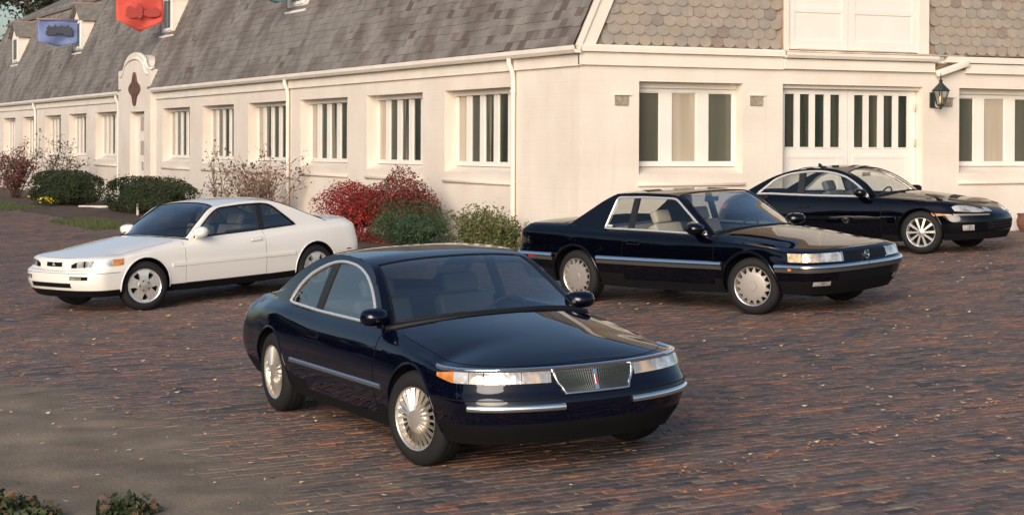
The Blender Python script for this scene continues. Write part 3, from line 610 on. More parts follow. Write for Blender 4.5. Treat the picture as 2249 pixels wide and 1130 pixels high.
class Car:
    def __init__(s, name, sp, root):
        s.n = name; s.sp = sp; s.root = root
        R = sp['rows']; s.R = len(R); pw = sp['corner']; xs = sp['xs']
        th = np.linspace(0, PI / 2, 8)
        fy = np.sin(th) ** (2 / pw); fx = 1 - np.cos(th) ** (2 / pw)
        net = []
        for r in R:
            w = fn(r['w']); z = fn(r['z']); pts = []
            xc = r['xf'] - r['Bf']; wc = w(xc); zc = z(xc)
            for a, b in zip(fx, fy): pts.append((r['xf'] - r['Bf'] * a, wc * b, r['zf'] + (zc - r['zf']) * b ** 2))
            for x in xs: pts.append((x, w(x), z(x)))
            xc = r['xr'] + r['Br']; wc = w(xc); zc = z(xc)
            for a, b in zip(fx[::-1], fy[::-1]): pts.append((r['xr'] + r['Br'] * a, wc * b, r['zr'] + (zc - r['zr']) * b ** 2))
            net.append(pts)
        s.net = np.array(net)                                   # R, C, 3
        d = np.linalg.norm(np.diff(s.net, axis=1), axis=2).mean(0); s.tc = np.concatenate([[0], np.cumsum(d)])
        s.nc = np.swapaxes(s.net, 0, 1); s.mc = pslopes(s.tc, s.nc); s.tr = np.arange(s.R, dtype=float)
        # symmetric at the two ends: no slope in x and z across the centre line
        for e in (0, -1): s.mc[e, :, 0] = 0; s.mc[e, :, 2] = 0
        s.hood = fn(sp['hood']); s.deck = fn(sp['deck'])
        top = s.nc[:, -1, :]; side = slice(7, 9 + len(xs))
        o = np.argsort(top[side, 0]); tx = top[side, 0][o]; s.beltz = fn(list(zip(tx, top[side, 2][o]))); s.belty = fn(list(zip(tx, top[side, 1][o])))
    def S(s, r, c, side=1):
        r = np.atleast_1d(np.asarray(r, float)); c = np.atleast_1d(np.asarray(c, float)); r, c = np.broadcast_arrays(r, c)
        sg = np.where(c < 0, -1, 1) * side; c = np.abs(c)      # negative columns run over the centre line to the other flank
        g = peval(s.tc, s.nc, s.mc, c)                          # n, R, 3
        gg = np.swapaxes(g, 0, 1); m = pslopes(s.tr, gg)
        k = np.clip(np.floor(r).astype(int), 0, s.R - 2); u = (np.clip(r, 0, s.R - 1) - k)[:, None]; n = np.arange(len(r))
        p = (2 * u**3 - 3 * u**2 + 1) * gg[k, n] + (u**3 - 2 * u**2 + u) * m[k, n] + (-2 * u**3 + 3 * u**2) * gg[k + 1, n] + (u**3 - u**2) * m[k + 1, n]
        p = p.copy(); p[:, 1] *= sg; return p
    def N(s, r, c, side=1):
        e = .01
        a = s.S(np.asarray(r) + e, c, side) - s.S(np.asarray(r) - e, c, side); b = s.S(r, np.asarray(c) + e, side) - s.S(r, np.asarray(c) - e, side)
        n = np.cross(a, b) * side
        n /= np.linalg.norm(n, axis=1)[:, None] + 1e-12
        # outward
        p = s.S(r, c, side); out = np.stack([np.sign(p[:, 0]) * np.maximum(np.abs(p[:, 0]) - 1.3, 0), p[:, 1], (p[:, 2] - .5) * .5], 1)
        f = np.sign((n * out).sum(1)); f[f == 0] = 1
        return n * f[:, None]
    def cx(s, x):
        """column parameter of the flank at length position x"""
        cs = np.linspace(s.tc[7], s.tc[-8], 400); X = peval(s.tc, s.nc, s.mc, cs)[:, s.R // 2, 0]
        return float(np.interp(-x, -X, cs))
    def cyf(s, y, r=4, rear=False):
        """column parameter on the nose (or tail) at half width y"""
        cs = np.linspace(0, s.tc[8], 300) if not rear else np.linspace(s.tc[-1], s.tc[-9], 300)
        Y = s.S(np.full(300, float(r)), cs)[:, 1]
        return float(np.interp(y, np.maximum.accumulate(Y), cs))
    def rz(s, x, z):
        """row parameter of the flank at (x, z)"""
        c = s.cx(x); rs = np.linspace(0, s.R - 1, 200); Z = s.S(rs, np.full(200, c))[:, 2]
        return float(np.interp(z, np.maximum.accumulate(Z), rs))
    def patch(s, name, rlo, rhi, c0, c1, off, mats, side=1, nu=16, nv=5, thick=.012, parent='root', sm=True, bulge=0):
        """a panel lying on the body: rows rlo..rhi (numbers or functions of t in 0..1), columns c0..c1"""
        t = np.linspace(0, 1, nu + 1); v = np.linspace(0, 1, nv + 1)
        lo = np.array([rlo(a) if callable(rlo) else rlo for a in t]); hi = np.array([rhi(a) if callable(rhi) else rhi for a in t])
        rr = lo[None, :] + (hi - lo)[None, :] * v[:, None]
        if callable(c0): cc = np.array([[c0(b) + (c1(b) - c0(b)) * a for a in t] for b in v])
        else: cc = np.broadcast_to(c0 + (c1 - c0) * t, rr.shape)
        P = s.S(rr.ravel(), cc.ravel(), side); N = s.N(rr.ravel(), cc.ravel(), side)
        b_ = (bulge * np.minimum(1, v * 5) * np.sqrt(1 - v * v))[:, None] * np.ones(nu + 1)[None]
        return s.skin(name, P + N * (off + b_.ravel()[:, None]), N, nu, nv, mats, thick + bulge, parent, sm)
    def skin(s, name, P, N, nu, nv, mats, thick, parent, sm=True):
        V = [tuple(p) for p in P]; w = nu + 1; f = []
        for j in range(nv):
            for i in range(nu):
                q = (j * w + i, j * w + i + 1, (j + 1) * w + i + 1, (j + 1) * w + i)
                f.append(q)
        a, b, c = (np.array(V[f[0][k]]) for k in (0, 1, 3))
        a, b, c = P[f[len(f) // 2][0]], P[f[len(f) // 2][1]], P[f[len(f) // 2][3]]
        if np.dot(np.cross(b - a, c - a), N[f[len(f) // 2][0]]) < 0: f = [q[::-1] for q in f]; flip = True
        else: flip = False
        loop = [i for i in range(nu + 1)] + [j * w + nu for j in range(1, nv + 1)] + [nv * w + i for i in range(nu - 1, -1, -1)] + [j * w for j in range(nv - 1, 0, -1)]
        b0 = len(V); L = len(loop)
        V += [tuple(P[k]) for k in loop] + [tuple(P[k] - N[k] * thick) for k in loop]
        for k in range(L):
            q = (b0 + k, b0 + L + k, b0 + L + (k + 1) % L, b0 + (k + 1) % L)
            f.append(q[::-1] if flip else q)
        o = mk(name, V, f, mats, s.root if parent == 'root' else parent, sm)
        if sm: o.data.set_sharp_from_angle(angle=math.radians(60))
        return o
    # ---------------------------------------------------------- lower body
    def top_pt(s, x, y, z, q):
        zc = np.where(x > 0, s.hood(np.abs(np.where(x > 0, x, 1))), s.deck(np.where(x > 0, -1.8, x)))
        k = s.sp.get('crown', 2.6)
        return z + (zc - z) * (1 - np.abs(q) ** k)
    def body(s):
        sp = s.sp; NR = 6
        rs = np.linspace(0, s.R - 1, (s.R - 1) * NR + 1)
        cs = np.concatenate([np.linspace(s.tc[k], s.tc[k + 1], (4 if d < .25 else int(4 + d * 20)) + 1)[:-1] for k, d in enumerate(np.diff(s.tc))] + [[s.tc[-1]]])
        J = len(cs) - 1
        G = np.array([s.S(np.full(J + 1, r), cs) for r in rs])       # rows, J+1, 3
        V = []; ix = {}
        def vid(k, j, side):
            if j in (0, J): side = 1
            key = (k, j, side)
            if key not in ix: ix[key] = len(V); p = G[k, j]; V.append((p[0], 0 if j in (0, J) else p[1] * side, p[2]))
            return ix[key]
        F = []; I = []
        dark_row = sp.get('dark_row', 0)
        for side in (1, -1):
            for k in range(len(rs) - 1):
                for j in range(J):
                    q = [vid(k, j, side), vid(k, j + 1, side), vid(k + 1, j + 1, side), vid(k + 1, j, side)]
                    F.append(q[::-1] if side > 0 else q); I.append(1 if (rs[k] + .01 < dark_row) else 0)
        K = len(rs) - 1; NQ = 14; qs = np.linspace(1, -1, NQ + 1)
        # cabin footprint
        base = s.base_outline()
        for k, bottom in ((0, True), (K, False)):
            grid = {}
            for j in range(J + 1):
                x, y, z = G[k, j]
                for qi, q in enumerate(qs):
                    if j in (0, J): grid[j, qi] = vid(k, j, 1)
                    elif qi == 0: grid[j, qi] = vid(k, j, 1)
                    elif qi == NQ: grid[j, qi] = vid(k, j, -1)
                    else:
                        zz = z if bottom else float(s.top_pt(np.array(x), y, z, q)); grid[j, qi] = len(V); V.append((x, q * y, zz))
            for j in range(J):
                for qi in range(NQ):
                    f = [grid[j, qi], grid[j + 1, qi], grid[j + 1, qi + 1], grid[j, qi + 1]]
                    f2 = []
                    for a in f:
                        if a not in f2: f2.append(a)
                    if len(f2) < 3: continue
                    c = np.mean([V[a] for a in f2], 0)
                    mi = 1 if bottom else (2 if s.inside(c, base) else 0)
                    F.append(f2 if bottom else f2[::-1]); I.append(mi)
        o = mk('body', V, F, [sp['paint'], M_DARK, M_GASKET], s.root, False, I)
        fix_normals(o)
        # wheel arches
        cb = MB()
        for xa in (sp['wb'] / 2, -sp['wb'] / 2):
            for sd_ in (1, -1):
                R_ = sp['arch']; zz = sp['tyre']
                y0, y1 = sd_ * .50, sd_ * 1.15
                n = 48; v = [(xa + R_ * math.cos(2 * PI * a / n), y0, zz + R_ * math.sin(2 * PI * a / n)) for a in range(n)] + [(xa + R_ * math.cos(2 * PI * a / n), y1, zz + R_ * math.sin(2 * PI * a / n)) for a in range(n)]
                f = [tuple(range(n)), tuple(range(2 * n - 1, n - 1, -1))] + [(a, n + a, n + (a + 1) % n, (a + 1) % n) for a in range(n)]
                cb.add(v, f, 1)
        cut = cb.build('arch_cutter', [sp['paint'], M_DARK, M_GASKET]); fix_normals(cut)
        md = o.modifiers.new('arch', 'BOOLEAN'); md.operation = 'DIFFERENCE'; md.solver = 'EXACT'; md.object = cut
        bpy.context.view_layer.update()
        dg = bpy.context.evaluated_depsgraph_get(); me = bpy.data.meshes.new_from_object(o.evaluated_get(dg))
        o.modifiers.clear(); old = o.data; o.data = me; bpy.data.meshes.remove(old)
        bpy.data.objects.remove(cut)
        bm = bmesh.new(); bm.from_mesh(me)
        bmesh.ops.delete(bm, geom=[f for f in bm.faces if f.material_index == 2 and s.inside(f.calc_center_median(), base, .13)], context='FACES')
        bm.to_mesh(me); bm.free()
        me.polygons.foreach_set('use_smooth', [True] * len(me.polygons)); me.set_sharp_from_angle(angle=math.radians(42))
        s.bodyob = o
        # arch lips
        for xa in (sp['wb'] / 2, -sp['wb'] / 2):
            for sd_ in (1, -1):
                pts = []
                for a in np.linspace(-.12, PI + .12, 40):
                    R_ = sp['arch'] + .004; x = xa + R_ * math.cos(a); z = sp['tyre'] + R_ * math.sin(a)
                    if z < .25: continue
                    p = s.S(s.rz(x, z), s.cx(x), sd_)[0]; pts.append((x, p[1] - sd_ * .004, z))
                MB().tube(pts, sp.get('lip', .011), 6).build('wheel_arch_trim', sp['paint'], s.root, True)
        return o
    # ---------------------------------------------------------- cabin
    def side_y(s, x, z):
        zb = s.beltz(x); return s.belty(x) + .004 - s.sp['tumble'] * (np.asarray(z) - zb) - s.sp.get('tumble2', .10) * np.maximum(np.asarray(z) - zb, 0) ** 2
    def curves(s):
        r = np.array(s.sp['rail'], float); c = np.array(s.sp['centre'], float)
        r[0, 1] = s.beltz(r[0, 0]) - .005; r[-1, 1] = s.beltz(r[-1, 0]) - .005
        c[0, 1] = s.hood(c[0, 0]) - .012; c[-1, 1] = s.deck(c[-1, 0]) - .012
        t = np.concatenate([[0], np.cumsum(np.linalg.norm(np.diff(r, axis=0), axis=1))]); t = t / t[-1] * (len(r) - 1)
        s.rt = t
        return t, r, pslopes(t, r), c, pslopes(t, c)
    def G(s, i, q):
        """cabin surface; i = control index along, q = -1..1 across"""
        t, r, mr, c, mc = s.cv
        tt = np.interp(i, np.arange(len(t)), t)
        R_ = peval(t, r, mr, np.atleast_1d(tt)); C_ = peval(t, c, mc, np.atleast_1d(tt)); q = np.broadcast_to(q, (len(R_),))
        y = s.side_y(R_[:, 0], R_[:, 1]); k = 1 - np.abs(q) ** s.sp.get('bow', 2.2); kz = 1 - np.abs(q) ** s.sp.get('bowz', 2.6)
        return np.stack([R_[:, 0] + (C_[:, 0] - R_[:, 0]) * k, y * q, R_[:, 1] + (C_[:, 1] - R_[:, 1]) * kz], 1)
    def base_outline(s):
        s.cv = s.curves(); return (np.array(s.sp['rail'])[0, 0], s.sp['centre'][0][0], np.array(s.sp['rail'])[-1, 0], s.sp['centre'][-1][0])
    def inside(s, p, base, m=0.0):
        x, y = p[0], p[1]; xa, xc, xd, xe = base; yb = float(s.belty(x)) - .0
        q = min(abs(y) / max(yb, .1), 1); k = 1 - q ** s.sp.get('bow', 2.2)
        return (xd + (xe - xd) * k) + m < x < (xa + (xc - xa) * k) - m and abs(y) < yb - m * .45
    def cabin(s):
        sp = s.sp; i0, i1, i2, i3 = sp['glassi']; n = len(sp['rail']) - 1; qw, qr = sp['qw'], sp['qr']
        def lin(a, b, k): return list(np.linspace(a, b, k, endpoint=False))
        il = lin(0, i0, 2) + lin(i0, i1, 14) + lin(i1, i2, 22) + lin(i2, i3, 14) + lin(i3, n, 2) + [n]
        ql = lin(-1, -qw, 3) + lin(-qw, qw, 18) + lin(qw, 1, 3) + [1]
        if abs(qw - qr) > 1e-6: pass
        P = np.array([s.G(np.full(len(ql), i), np.array(ql)) for i in il])
        def grid(a0, a1, b0, b1): return [(a, b) for a in range(a0, a1) for b in range(b0, b1)]
        ia = [il.index(k) for k in (i0, i1, i2, i3)]; qa, qb = 3, 21
        shell = MB(); vid = {}
        def gv(a, b):
            if (a, b) not in vid: vid[a, b] = len(shell.v); shell.v.append(tuple(P[a, b]))
            return vid[a, b]
        for a in range(len(il) - 1):
            for b in range(len(ql) - 1):
                inwin = (ia[0] <= a < ia[1] or ia[2] <= a < ia[3]) and qa <= b < qb
                if inwin: continue
                shell.f.append((gv(a, b), gv(a + 1, b), gv(a + 1, b + 1), gv(a, b + 1))); shell.i.append(0)
        # side panels: ring between rail/belt and the window opening
        D = np.array(sp['dlo'], float)
        Dd = s.dlo_curve(D); Od = s.outer_curve(len(Dd), D, Dd)
        s.Dd = Dd
        for sd_ in (1, -1):
            L = len(Dd); ring = []
            for u in (0, .34, .67, 1):
                Q = Od * (1 - u) + Dd * u
                y = np.array([float(s.side_y(a, b)) for a, b in Q])
                ring.append([(Q[k, 0], sd_ * y[k], Q[k, 1]) for k in range(L)])
            b0 = len(shell.v); shell.v += [p for r_ in ring for p in r_]
            for u in range(3):
                for k in range(L):
                    f = (b0 + u * L + k, b0 + u * L + (k + 1) % L, b0 + (u + 1) * L + (k + 1) % L, b0 + (u + 1) * L + k)
                    shell.f.append(f if sd_ > 0 else f[::-1]); shell.i.append(0)
        ro = shell.build('roof', [sp['paint']], s.root, True)
        bm = bmesh.new(); bm.from_mesh(ro.data); bmesh.ops.remove_doubles(bm, verts=bm.verts, dist=.002); bmesh.ops.recalc_face_normals(bm, faces=bm.faces); bm.to_mesh(ro.data); bm.free()
        ro.data.set_sharp_from_angle(angle=math.radians(48))
        # inner lining, so that the cabin is not paint inside
        # glass
        def pane(name, a0, a1, g):
            v = []; f = []; w = qb - qa + 1
            for a in range(a0, a1 + 1):
                for b in range(qa, qb + 1): v.append(P[a, b])
            v = np.array(v); cen = np.array([0, 0, .6]);
            for a in range(a1 - a0):
                for b in range(qb - qa): f.append((a * w + b, (a + 1) * w + b, (a + 1) * w + b + 1, a * w + b + 1))
            v[:, 2] -= .003
            o = mk(name, v, f, g, s.root, True); return o, v, w
        wo_, wv, ww = pane('windshield', ia[0], ia[1], sp['wsglass'])
        rw_, rv, rw = pane('rear_window', ia[2], ia[3], sp['sideglass'])
        for o_, v_, w_ in ((wo_, wv, ww), (rw_, rv, rw)):
            nrow = len(v_) // w_
            lp = [v_[k] for k in range(w_)] + [v_[k * w_ + w_ - 1] for k in range(1, nrow)] + [v_[(nrow - 1) * w_ + k] for k in range(w_ - 2, -1, -1)] + [v_[k * w_] for k in range(nrow - 2, 0, -1)]
            MB().tube(lp, .010, 6, closed=True).build('window_gasket', M_GASKET, o_, True)
        # cowl gasket along the glass base
        bq = np.linspace(-1, 1, 30)
        g0 = s.G(np.zeros(30), bq); MB().tube([(p[0] + .015, p[1], p[2] + .004) for p in g0], sp.get('cowl_r', .016), 6).build('cowl_trim', M_GASKET, s.root, True)
        # side glass, split at the door pillar
        for sd_ in (1, -1):
            for nm, xa, xb in (('door_window', sp['bp'][0] + .0, 9), ('quarter_window', -9, sp['bp'][1])):
                v, f = s.fill_dlo(Dd, xa, xb, sd_, sp['lean'])
                if len(v): mk(nm, v, f, sp['sideglass'], s.root, True)
            # pillar between the two panes
            ln = sp['lean']; xt, xb_ = sp['bp']
            zlo = s.dlo_z(Dd, (xt + xb_) / 2)[0]; zhi = s.dlo_z(Dd, (xt + xb_) / 2 + ln)[1]
            Pp = MB(); vv = []
            for u in np.linspace(0, 1, 5):
                z = zlo - .01 + (zhi - zlo + .02) * u
                for x in (xb_ + ln * u - .004, xt + ln * u + .004):
                    y = float(s.side_y(x, z)); vv.append((x, sd_ * (y + .004), z))
                for x in (xt + ln * u + .004, xb_ + ln * u - .004):
                    y = float(s.side_y(x, z)); vv.append((x, sd_ * (y - .035), z))
            ff = []
            for k in range(4):
                for q in range(4): ff.append((k * 4 + q, k * 4 + (q + 1) % 4, k * 4 + 4 + (q + 1) % 4, k * 4 + 4 + q))
            fix_normals(Pp.add(vv, ff).build('door_pillar', M_PLAST, s.root))
            # bright or black window surround
            pts = [(a, sd_ * (float(s.side_y(a, b)) + .003), b) for a, b in Dd]
            MB().tube(pts, sp['trim_r'], 6, closed=True).build('window_trim', sp['trim'], s.root, True)
        return ro
    def dlo_curve(s, D):
        """window outline: bottom follows the belt, top is smoothed through its control points"""
        sp = s.sp; top = D; t = np.concatenate([[0], np.cumsum(np.linalg.norm(np.diff(top, axis=0), axis=1))])
        if sp.get('dlo_round', True): m = pslopes(t, top); m[1:-1] = (top[2:] - top[:-2]) / (t[2:] - t[:-2])[:, None]; T = peval(t, top, m, np.linspace(0, t[-1], 60))
        else:
            T = np.stack([np.interp(np.linspace(0, t[-1], 60), t, top[:, k]) for k in (0, 1)], 1)
            for _ in range(2): T[1:-1] = (T[:-2] + 2 * T[1:-1] + T[2:]) / 4
        xb = np.linspace(T[-1, 0], T[0, 0], 30)[1:-1]
        Bt = np.stack([xb, np.array([s.beltz(x) for x in xb]) + sp.get('sill_up', .014)], 1)
        return np.concatenate([T, Bt])
    def outer_curve(s, L, D, Dd):
        sp = s.sp; t, r, mr, c, mc = s.cv
        # 60 points along the rail matched by fraction between its two belt ends
        fr = np.linspace(0, 1, 60); rm = sp['railmatch']; tt = np.interp(np.interp(fr, [a for a, b in rm], [b for a, b in rm]), np.arange(len(t)), t)
        T = peval(t, r, mr, tt)
        xb = np.linspace(T[-1, 0], T[0, 0], 30)[1:-1]
        Bt = np.stack([xb, np.array([s.beltz(x) for x in xb]) - .006], 1)
        return np.concatenate([T, Bt])
    def dlo_z(s, Dd, x):
        T = Dd[:60]; o = np.argsort(T[:, 0]); return float(s.beltz(x)) + s.sp.get('sill_up', .014), float(np.interp(x, T[o, 0], T[o, 1]))
    def fill_dlo(s, Dd, xa, xb, sd_, lean):
        T = Dd[:60]; x0, x1 = max(T[:, 0].min(), xa), min(T[:, 0].max(), xb)
        zref = .9
        n, m = 26, 7; v = []; f = []
        for a in range(n + 1):
            for b in range(m + 1):
                u = b / m
                # slanted pillar edge: shift x with height on the pillar side only
                x = x0 + (x1 - x0) * a / n
                w = (1 - a / n) if xa > -8 else a / n
                xs_ = x + lean * u * w
                lo, hi = s.dlo_z(Dd, min(max(xs_, T[:, 0].min()), T[:, 0].max()))
                hi = max(hi, lo)
                z = lo + (hi - lo) * u; v.append((xs_, sd_ * (float(s.side_y(xs_, z)) - .008), z))
        for a in range(n):
            for b in range(m):
                q = (a * (m + 1) + b, (a + 1) * (m + 1) + b, (a + 1) * (m + 1) + b + 1, a * (m + 1) + b + 1); f.append(q)
        return v, f
    # ---------------------------------------------------------- details
    def door(s, x0, x1, seam=M_DARK):
        for sd_ in (1, -1):
            c0, c1 = s.cx(x0), s.cx(x1); g = .007
            r0, r1 = s.sp['door_rows']
            s.patch('door_gap', r0 - .05, r1 + .01, s.cx(x0 + g), s.cx(x1 - g), .0012, seam, sd_, 24, 14, .004)
            d = s.patch('door', r0, r1, c0, c1, .0035, s.sp['paint'], sd_, 24, 16, .004)
            # handle
            hx, hz = s.sp['handle']; rr = s.rz(hx, hz)
            s.patch('handle_recess', rr - .26, rr + .26, s.cx(hx + .105), s.cx(hx - .105), .006, s.sp.get('recess', M_DARK), sd_, 8, 4, .01, parent=d)  # flat patch; the shade of the recess is put into its darker colour
            s.patch('handle', rr - .14, rr + .16, s.cx(hx + .085), s.cx(hx - .085), .016, s.sp.get('handle_mat', s.sp['paint']), sd_, 8, 4, .02, parent=d)
    def toppanel(s, name, xs, yin, off, m, gap=.006, n=18):
        """hood or trunk skin; xs: list of x along, yin(x) half width"""
        for nm, o, e, mm in ((name + '_gap', .0010, gap, M_DARK), (name, off, 0, s.sp['paint'])):
            P = []; N = []
            X = np.linspace(xs[0] + (e if xs[0] > xs[1] else -e), xs[1] - (e if xs[0] > xs[1] else -e), n + 1)
            for x in X:
                for q in np.linspace(-1, 1, 17):
                    y = q * (yin(x) + e)
                    def zz(x, y):
                        ed = s.topedge(x); qq = np.clip(y / ed[0], -1, 1); return float(s.top_pt(np.array(x), ed[0], ed[1], qq))
                    z = zz(x, y); dx = (zz(x + .01, y) - zz(x - .01, y)) / .02; dy = (zz(x, y + .01) - zz(x, y - .01)) / .02
                    nn = np.array([-dx, -dy, 1]); nn /= np.linalg.norm(nn); P.append(np.array([x, y, z]) + nn * o); N.append(nn)
            s.skin(nm, np.array(P), np.array(N), 16, n, mm, .004, 'root')
    def topedge(s, x):
        if not hasattr(s, '_te'):
            cs = np.linspace(s.tc[0], s.tc[-1], 900); p = s.S(np.full(900, s.R - 1.), cs); o = np.argsort(p[:, 0]); s._te = p[o]
        return float(np.interp(x, s._te[:, 0], s._te[:, 1])), float(np.interp(x, s._te[:, 0], s._te[:, 2]))
    def mirror(s, x, y_, z, sz, m, side=0, yfar=None):
        for sd_ in (1, -1):
            y = yfar if (yfar and sd_ == -side) else y_
            lx, ly, lz = sz; v = []; f = []; n = 14; rings = [(-.02, .70), (.0, .92), (.04, 1.0), (.08, .9), (.115, .6), (.13, .2)]
            for a, k in rings:
                for q in range(n):
                    t = 2 * PI * q / n; ct, st = math.cos(t), math.sin(t)
                    yy = ly * k * math.copysign(abs(ct) ** .7, ct); zz = lz * k * math.copysign(abs(st) ** .7, st)
                    v.append((x + a * lx + yy * .10, sd_ * (y + yy), z + zz - .1 * abs(a) * lz + .03 * (yy / ly) * lz))
            for a in range(len(rings) - 1):
                for q in range(n): f.append((a * n + q, a * n + (q + 1) % n, (a + 1) * n + (q + 1) % n, (a + 1) * n + q))
            f.append(tuple(range(n))); f.append(tuple((len(rings) - 1) * n + q for q in range(n)))
            o = fix_normals(mk('wing_mirror', v, f, m, s.root, True))
            o.data.set_sharp_from_angle(angle=math.radians(55))
            yb = float(s.side_y(x, z - lz)) - .01
            MB().hexa([(x + .10, sd_ * yb, z - lz - .05), (x - .05, sd_ * yb, z - lz - .05), (x - .01, sd_ * (y - .02), z - lz * .7), (x + .07, sd_ * (y - .02), z - lz * .7), (x + .06, sd_ * yb, z - lz * .0), (x - .03, sd_ * yb, z - lz * .0), (x - .01, sd_ * (y - .02), z + .0), (x + .06, sd_ * (y - .02), z + .0)]).build('mirror_stalk', m, o)
            gl = [(x - .018 * lx - .002, sd_ * (y + ly * .78 * math.cos(2 * PI * q / 16)), z + lz * .72 * math.sin(2 * PI * q / 16)) for q in range(16)]
            mk('mirror_glass', gl, [tuple(range(16))], M_CHROME, o)
    def interior(s, seatm, trimm, wheel=True):
        sp = s.sp; mb = MB(); xr, xd = sp['rail'][0][0], sp['rail'][-1][0]
        n = 20; X = np.linspace(xr + .10, xd + .25, n)
        v = []; f = []
        for x in X:
            yb = float(s.belty(x)) - .035; zb = float(s.beltz(x)) - .02
            for y, z in ((yb, zb), (yb - .05, zb - .05), (yb - .06, .42), (0, .36), (-yb + .06, .42), (-yb + .05, zb - .05), (-yb, zb)): v.append((x, y, z))
        for a in range(n - 1):
            for b in range(6): f.append((a * 7 + b, a * 7 + b + 1, a * 7 + 8 + b, a * 7 + 7 + b))
        mb.add(v, f)
        # parcel shelf
        zc = float(s.beltz(-1.3)) - .02; yb = float(s.belty(-1.4)) - .05
        mb.box(sp['centre'][-1][0] + .1, -1.18, -yb, yb, zc - .06, zc)
        mb.build('cabin_lining', trimm, s.root)
        # dashboard
        d = MB(); x0 = sp['rail'][0][0]; zt = float(s.beltz(x0)) - .005; yb = float(s.belty(x0)) - .06
        prof = [(x0 - .30, zt - .28), (x0 - .32, zt - .06), (x0 - .22, zt + .005), (x0 + .02, zt + .0), (x0 + .05, zt - .3)]
        d.prism([(a, b) for a, b in prof], 1, -yb, yb); fix_normals(d.build('dashboard', M_DARKINT, s.root))
        def seat(y, x, w, rear=False):
            o = MB(); zb = .50
            o.box(x - .05, x + .48, y - w, y + w, zb - .12, zb + .03)
            Mx = Matrix.Translation((x, y, zb)) @ Matrix.Rotation(math.radians(-22 if not rear else -25), 4, 'Y')
            o.box(-.10, .05, -w * .96, w * .96, -.03, .50 if not rear else .44, 0, Mx)
            if not rear: o.box(-.085, .015, -w * .55, w * .55, .52, .68, 0, Mx)
            ob = o.build('rear_seat' if rear else 'front_seat', seatm, s.root)
            bevel(ob, .035, 3)
        seat(.36, -.18, .25); seat(-.36, -.18, .25); seat(0, -.98, .58, True)
        if wheel:
            c = Vector((sp['rail'][0][0] - .42, .36, float(s.beltz(.3)) - .05)); ax = Matrix.Translation(c) @ Matrix.Rotation(math.radians(-65), 4, 'Y')
            w = MB(); w.tube([ax @ Vector((.185 * math.cos(t), .185 * math.sin(t), 0)) for t in np.linspace(0, 2 * PI, 28, endpoint=False)], .014, 6, closed=True)
            for t in (0.2, PI - .2, -PI / 2): w.tube([ax @ Vector((0, 0, -.02)), ax @ Vector((.18 * math.sin(t) * 1, .18 * math.cos(t), 0))], .014, 5)
            w.tube([ax @ Vector((0, 0, -.25)), ax @ Vector((0, 0, 0))], [.03, .045], 8)
            w.build('steering_wheel', M_DARKINT, s.root, True)
        # rear-view mirror
        p = s.G(sp['glassi'][1] - .25, 0)[0]; b = MB().box(p[0] - .09, p[0] - .06, -.12, .12, p[2] - .10, p[2] - .04).build('rear_view_mirror', M_DARKINT, s.root); bevel(b, .012)
    def underbody(s):
        sp = s.sp; z = .20
        MB().box(sp['rows'][0]['xr'] + .25, sp['rows'][0]['xf'] - .2, -.48, .48, z - .0, z + .16).build('underbody', M_DARK, s.root)
    # ---------------------------------------------------------- wheels
    def wheels(s, steer):
        sp = s.sp; T = sp['tyre']; half = .105; rr = sp['rim_r']; yf = sp['wheel_y']
        prof = [(rr - .012, half - .012), (rr + .004, half - .002), (rr + .03, half + .006), (T - .055, half + .004), (T - .022, half - .010), (T - .006, half - .028), (T, half - .05), (T, -half + .05), (T - .008, -half + .025), (T - .05, -half), (rr, -half + .01), (rr - .012, -half + .02)]
        ty = MB().lathe(prof, 56, 'y', closed=True)
        for k in range(3):   # tread grooves as thin rings
            a = -.045 + .045 * k; ty.lathe([(T + .0006, a - .004), (T + .0006, a + .004), (T - .004, a + .004), (T - .004, a - .004)], 48, 'y', 1, closed=True)
        style = sp['wheel']; rim = MB()
        fy = half - .018                                     # face plane
        rim.lathe([(rr - .014, -half + .03), (rr - .028, -half + .05), (rr - .03, fy - .03), (rr - .016, fy - .01), (rr - .012, fy + .008), (rr - .002, fy + .014), (rr + .003, fy + .006)], 56, 'y', 0)
        rim.lathe([(.0001, fy - .06), (rr - .02, fy - .06)], 40, 'y', 1)
        hub = MB()
        def spoke(a, r0, r1, w0, w1, z0, z1, th=.02, twist=0):
            c, sn = math.cos(a), math.sin(a); v = []
            for r, w, z in ((r0, w0, z0), (r1, w1, z1)):
                for sg, dz in ((-1, twist), (1, -twist)):
                    tx, tz = -sn * w * sg, c * w * sg
                    v.append((c * r + tx, z + dz, sn * r + tz)); v.append((c * r + tx, z + dz - th, sn * r + tz))
            # order into hexahedron
            q = [v[0], v[2], v[6], v[4], v[1], v[3], v[7], v[5]]
            rim.hexa(q, 0)
        if style == 'turbine':
            n = 22
            for k in range(n): spoke(2 * PI * k / n, .06, rr - .016, .0050, .0105, fy + .014, fy - .002, .03, .007)
            hub.lathe([(.0001, fy + .022), (.035, fy + .022), (.07, fy + .014), (.095, fy + .006), (.11, fy - .006), (.115, fy - .03)], 32, 'y')
            hm = M_SATIN
        elif style == 'disc':
            n = 15
            for k in range(n): spoke(2 * PI * k / n, rr * .66, rr - .014, .030, .004, fy + .006, fy + .002, .02)
            hub.lathe([(.0001, fy + .020), (.05, fy + .019), (.055, fy + .012), (rr * .60, fy + .010), (rr * .70, fy + .006), (rr * .71, fy - .02)], 40, 'y')
            hm = M_SATIN
        elif style == 'five':
            n = 5
            for k in range(n):
                a = 2 * PI * k / n + .3
                spoke(a, .05, rr * .60, .052, .058, fy + .016, fy + .012, .05); spoke(a, rr * .56, rr - .012, .052, .098, fy + .0125, fy + .004, .05)
            rim.lathe([(rr * .80, fy - .03), (rr * .82, fy + .004), (rr - .014, fy + .006), (rr - .012, fy - .03)], 48, 'y', 0)
